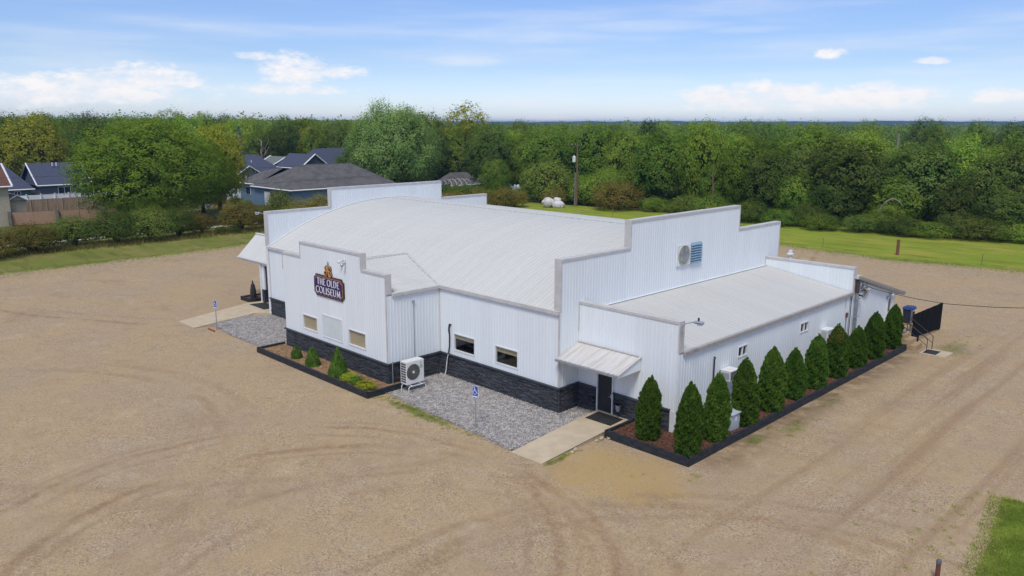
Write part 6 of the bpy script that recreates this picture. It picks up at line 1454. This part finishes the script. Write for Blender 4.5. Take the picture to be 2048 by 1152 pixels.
bush(-118.5, 8.9, .5, 1.9, 2, L_DARK, 'small dark columnar yard bush before the cedar fence')
bush(-126.3, 41.2, 1.1, 1.2, 3, L_SILV, 'pale flowering bush at the blue house wall')

# ---------------------------------------------------------------- the woods: single trees near, one mass far away
def pxaz(px): return az0 + math.atan((px - 1024) / FPX * .98)
def free(x, y):
    for (a, c, d, e) in ((-139, -112, 36, 66), (-178, -146, -4, 28), (-178, -144, 44, 92), (-136, -118, 84, 112), (-128, -112, -14, 4), (-214, -203, 14, 24), (-97, -86, 165, 176), (-150, -88, -12, 60)):
        if a - 3 < x < c + 3 and d - 3 < y < e + 3: return False
    return True
wr = random.Random(42); placed = [(a[1], a[2]) for a in N_] + [(a[0], a[1]) for a in TALL]; cand = []
for k in range(30000):
    px = wr.uniform(-180, 2230); D = wr.uniform(1, 1) * math.sqrt(wr.uniform(120 ** 2, 330 ** 2))
    dmin = 218 if px < 640 else 200 if px < 880 else 184 if px < 1300 else 152 if px < 1480 else 141
    if D < dmin + wr.uniform(-2, 4): continue
    a = pxaz(px); x, y = CAM[0] + math.sin(a) * D, CAM[1] + math.cos(a) * D
    if not free(x, y): continue
    if any((x - p) ** 2 + (y - q) ** 2 < (7.6 if D < 240 else 8.2) ** 2 for p, q in placed): continue
    placed.append((x, y)); cand.append((D, px, x, y))
cand.sort(); near, rest = cand[:220], cand[220:]
WL = {'L_MID': 'mid-green broadleaf tree', 'L_DARK': 'dark green oak', 'L_ELM': 'olive green broadleaf tree', 'L_YEL': 'yellowing tree'}
REG = [(60, 'behind the long navy-roofed house at the left edge'), (180, 'behind the steep-gabled navy house'), (330, 'behind the huge round tree'), (470, 'right of the huge round tree'), (560, 'behind the slate house with porch gable'), (680, 'behind the slate house with front gable'), (790, 'behind the cottonwood'), (890, 'right of the cottonwood'), (980, 'behind the grey shed'), (1080, 'behind the tarpaulin'), (1150, 'left of the utility pole'), (1240, 'right of the utility pole'), (1330, 'behind the wide reddish shrub'), (1400, 'left of the tall narrow tree'), (1480, 'behind the tall narrow tree'), (1580, 'behind the step of the gable'), (1690, 'left of the broad grey-green oak'), (1790, 'right behind the grey-green oak'), (1880, 'above the rusty post'), (1960, 'right of the rusty post'), (2060, 'at the right edge'), (9999, 'beyond the right edge')]
ORD = ['first', 'second', 'third', 'fourth', 'fifth', 'sixth', 'seventh', 'eighth', 'ninth', 'tenth', 'eleventh', 'twelfth', 'thirteenth', 'fourteenth', 'fifteenth', 'sixteenth']
cnt = {}
for k, (x, y, h, r) in enumerate(TALL):
    px = 1024 + math.tan((math.atan2(x - CAM[0], y - CAM[1]) - az0)) * FPX / .98; rg = next(b_ for a_, b_ in REG if px < a_); q = cnt.get(rg, 0); cnt[rg] = q + 1
    tree('broadleaf_tree', x, y, h, r, k * 3 + (k % 2), (L_MID, L_ELM, L_DARK)[k % 3], 'tall crown standing above the distant woods, %s%s' % (rg, ('', ', smaller one', ', third one')[q]), 'tall trees breaking the skyline', .07)
cnt = {}
for k, (D, px, x, y) in enumerate(near):
    u = wr.random(); mk = 'L_YEL' if u < .045 else 'L_DARK' if u < .33 else 'L_ELM' if u < .5 else 'L_MID'
    left = px < 880
    s_ = wr.random(); h = 15.0 + 5.0 * s_ if left else 12.2 + 5.4 * s_; r = 4.3 + 2.4 * s_ + wr.uniform(-.4, .6)
    if px > 1480: h = 10.6 + 5.8 * s_
    rg = next(b_ for a_, b_ in REG if px < a_); q = cnt.get((rg, mk), 0); cnt[(rg, mk)] = q + 1
    tree('oak_tree' if mk == 'L_DARK' else 'broadleaf_tree', x, y, h, r, wr.randrange(30), globals()[mk], '%s %s, %s in depth' % (WL[mk], rg, ORD[min(q, 15)]), 'trees of the woods ' + ('beyond the houses' if left else 'beyond the lawn'), .07, wr.uniform(.85, 1.15))

fr = np.random.default_rng(99)
def far_crowns(P, R, H, Zg, nleaf, lf):
    """loose leaf clumps over domes: (n) crowns of nleaf leaves"""
    n = len(P); lob = unit(fr.normal(size=(n, 9, 3)) + [0, 0, .35]); pick = fr.integers(0, 9, (n, nleaf)); ld = lob[np.arange(n)[:, None], pick]
    d = unit(fr.normal(size=(n, nleaf, 3)) + [0, 0, .45]); loc = ld * .60 + d * (.42 * fr.uniform(.35, 1, (n, nleaf, 1)) ** .5)
    C_ = np.stack([P[:, 0], P[:, 1], Zg + H * .52], 1)[:, None] + loc * np.stack([R, R, H * .5], 1)[:, None]
    Nn = unit(d * .6 + [0, 0, .5] + fr.normal(size=d.shape) * .4)
    V, Q = leaf_quads(C_.reshape(-1, 3), Nn.reshape(-1, 3), np.repeat(lf, nleaf) if np.ndim(lf) else lf, fr, .75); return V, Q
Vs, Qs, off = [], [], 0
def addfar(P, R, H, nleaf, lf):
    global off
    V, Q = far_crowns(P, R, H, tz(P[:, 0], P[:, 1]), nleaf, lf); Vs.append(V); Qs.append(Q + off); off += len(V)
P = np.array([(c[2], c[3]) for c in rest]); addfar(P, fr.uniform(4.2, 6.4, len(P)), np.where(np.array([c[1] for c in rest]) < 880, fr.uniform(15.5, 19.5, len(P)), fr.uniform(13, 17, len(P))), 290, .78)
def ring(d0, d1, sp):
    n = int(.62 * (d1 * d1 - d0 * d0) / (sp * sp) * 1.0); D = np.sqrt(fr.uniform(d0 * d0, d1 * d1, n)); a = az0 + fr.uniform(-.66, .66, n)
    P = np.stack([CAM[0] + np.sin(a) * D, CAM[1] + np.cos(a) * D], 1); return P[[free(x, y) for x, y in P]]
for d0, d1, sp, nl_, lf in ((330, 620, 9.5, 140, 1.1), (620, 1200, 16, 50, 2.4), (1200, 2000, 28, 26, 4.5)):
    P = ring(d0, d1, sp); n = len(P); pxr = (np.arctan2(P[:, 0] - CAM[0], P[:, 1] - CAM[1]) - az0)
    H = fr.uniform(12.5, 17, n) + np.where(pxr < -.1, 3.4, 0) + (fr.random(n) < .04) * 3 + 1.6 * np.sin(P[:, 0] * .011) * np.cos(P[:, 1] * .009)
    addfar(P, sp * fr.uniform(.5, .72, n), H, nl_, lf)
o = bpy.data.objects.new('woods', np_mesh('woods', np.concatenate(Vs), np.concatenate(Qs), L_FAR)); COL.objects.link(o)
tag(o, 'far-off woods stretching to the horizon as one green mass', None, None, 'stuff')
# undergrowth along the foot of the woods
n = 2600; pxs = fr.uniform(860, 2230, n); Dm = np.interp(pxs, [860, 1100, 1300, 1480, 2230], [176, 158, 146, 130, 124]) + fr.exponential(6, n)
a = az0 + np.arctan((pxs - 1024) / FPX * .98); P = np.stack([CAM[0] + np.sin(a) * Dm, CAM[1] + np.cos(a) * Dm], 1)
ok = (P[:, 1] > 80.5 + .085 * np.maximum(P[:, 0] + 30, 0)); P = P[ok]; n = len(P)
V, Q = far_crowns(P, fr.uniform(.5, 1.1, n), fr.uniform(.9, 2.4, n), tz(P[:, 0], P[:, 1]) - .2, 26, .42)
o = bpy.data.objects.new('undergrowth', np_mesh('undergrowth', V, Q, L_DARK)); COL.objects.link(o); tag(o, 'tangled undergrowth along the foot of the woods', None, None, 'stuff')

# ---------------------------------------------------------------- grass
def grass(name, P, h, mat, label, seed, w=.02):
    r = np.random.default_rng(seed); n = len(P); a = r.uniform(0, 6.28, n); lean = r.normal(size=(n, 2)) * .35; hh_ = h * r.uniform(.5, 1.4, n)
    u = np.stack([np.cos(a), np.sin(a), np.zeros(n)], 1) * (w * r.uniform(.6, 1.4, n))[:, None]
    B = np.concatenate([P, np.zeros((n, 1))], 1); Tp = B + np.concatenate([lean, np.ones((n, 1))], 1) * hh_[:, None]
    V = np.stack([B - u, B + u, Tp], 1).reshape(-1, 3); Q = np.arange(n * 3).reshape(n, 3)
    o = bpy.data.objects.new(name, np_mesh(name, V, Q, mat)); COL.objects.link(o); return tag(o, label, None, None, 'stuff')
r = np.random.default_rng(3)
def along(poly, n, sd_): 
    A = np.array(poly); s = r.integers(0, len(A) - 1, n); f = r.uniform(0, 1, n)[:, None]; return A[s] * (1 - f) + A[s + 1] * f + r.normal(size=(n, 2)) * sd_
P1 = np.stack([12.5 + 8 * r.beta(.9, 2.2, 140000), r.uniform(-6, 5.4, 140000)], 1); yy = P1[:, 1]; bd = 13.6 - .15 * np.maximum(yy, 0) + .09 * np.maximum(-yy, 0) + .85 * np.maximum(-2.8 - yy, 0); P1 = P1[(P1[:, 0] - bd > r.exponential(.25, len(P1)) - .5 * (r.random(len(P1)) < .2) - .10) & (yy < 4.3 + r.normal(size=len(P1)) * .12)]
grass('grass', P1, .075, L_GRASS, 'short lush grass on the near corner patch', 1, .014)
tuft = []
for cx, cy, w_, h_, n in [(-11.6, -6.7, 1.9, .26, 3600), (3.3, 5.6, .35, 1.2, 420), (2.85, 2.8, .3, .8, 300), (-2.3, -5.6, .12, .6, 500), (2.9, 11, .2, 1.5, 200), (4.6, 26.6, .9, 1.8, 500), (1.5, -4.2, .5, .5, 40), (3.0, -3.2, .3, .25, 120), (12.2, 0, .6, 2.2, 700), (11, -2, 1.2, 2.5, 160)]:
    k = max(3, n // 25); c_ = np.stack([r.normal(cx, w_, k), r.normal(cy, h_, k)], 1); tuft.append(c_[r.integers(0, k, n)] + r.normal(size=(n, 2)) * .075)
T_ = np.concatenate(tuft); inb = (T_[:, 0] > -2.6) & (T_[:, 0] < 2.4) & (T_[:, 1] > -2.5) & (T_[:, 1] < 31) | (T_[:, 0] > -4.6) & (T_[:, 0] < -2.5) & (T_[:, 1] > -6.8)
grass('weeds', T_[~inb], .07, L_GRASS, 'thin weeds growing through the gravel', 2, .009)
# turf fringe where lawn and verge meet the lot
E1 = along([(-71.2, -40), (-71.3, -12), (-71.8, 2), (-72.8, 13.5), (-73.5, 40), (-74, 61)], 11000, .9); E2 = along([(-92, 61.6), (-60, 61.8), (-30, 63.4), (-13, 61.3), (-5, 63.2), (8, 64.8), (30, 65.5)], 15000, 1.0)
grass('turf_fringe', np.concatenate([E1, E2]), .06, L_GRASS, 'uneven turf fringe where grass meets the gravel lot', 4, .05)
E3 = np.stack([r.normal(-83.3, 1.0, 9000), r.uniform(-45, 45, 9000)], 1); grass('tall_grass', E3, .45, leaf('dry_tall_grass', (.12, .115, .03), (.19, .16, .05), trans=.2), 'tall dry grass at the foot of the hedgerow', 5, .05)

# ---------------------------------------------------------------- air
HAZE = bpy.data.materials.new('summer_haze'); HAZE.use_nodes = True; HAZE.node_tree.nodes.clear(); ht = NT(HAZE.node_tree)
vol = ht.n('ShaderNodeVolumePrincipled'); vol.inputs['Color'].default_value = (.27, .54, 1.0, 1); vol.inputs['Density'].default_value = HAZE_DENSITY; vol.inputs['Anisotropy'].default_value = .2
ht.n('ShaderNodeOutputMaterial', _Volume=vol.outputs[0])
hz = MB().box(-5700, 5700, -5700, 5700, -12, 30).build('haze', HAZE, None, origin=(0, 0, 0)); tag(hz, 'thin summer haze over the land', None, None, 'stuff')
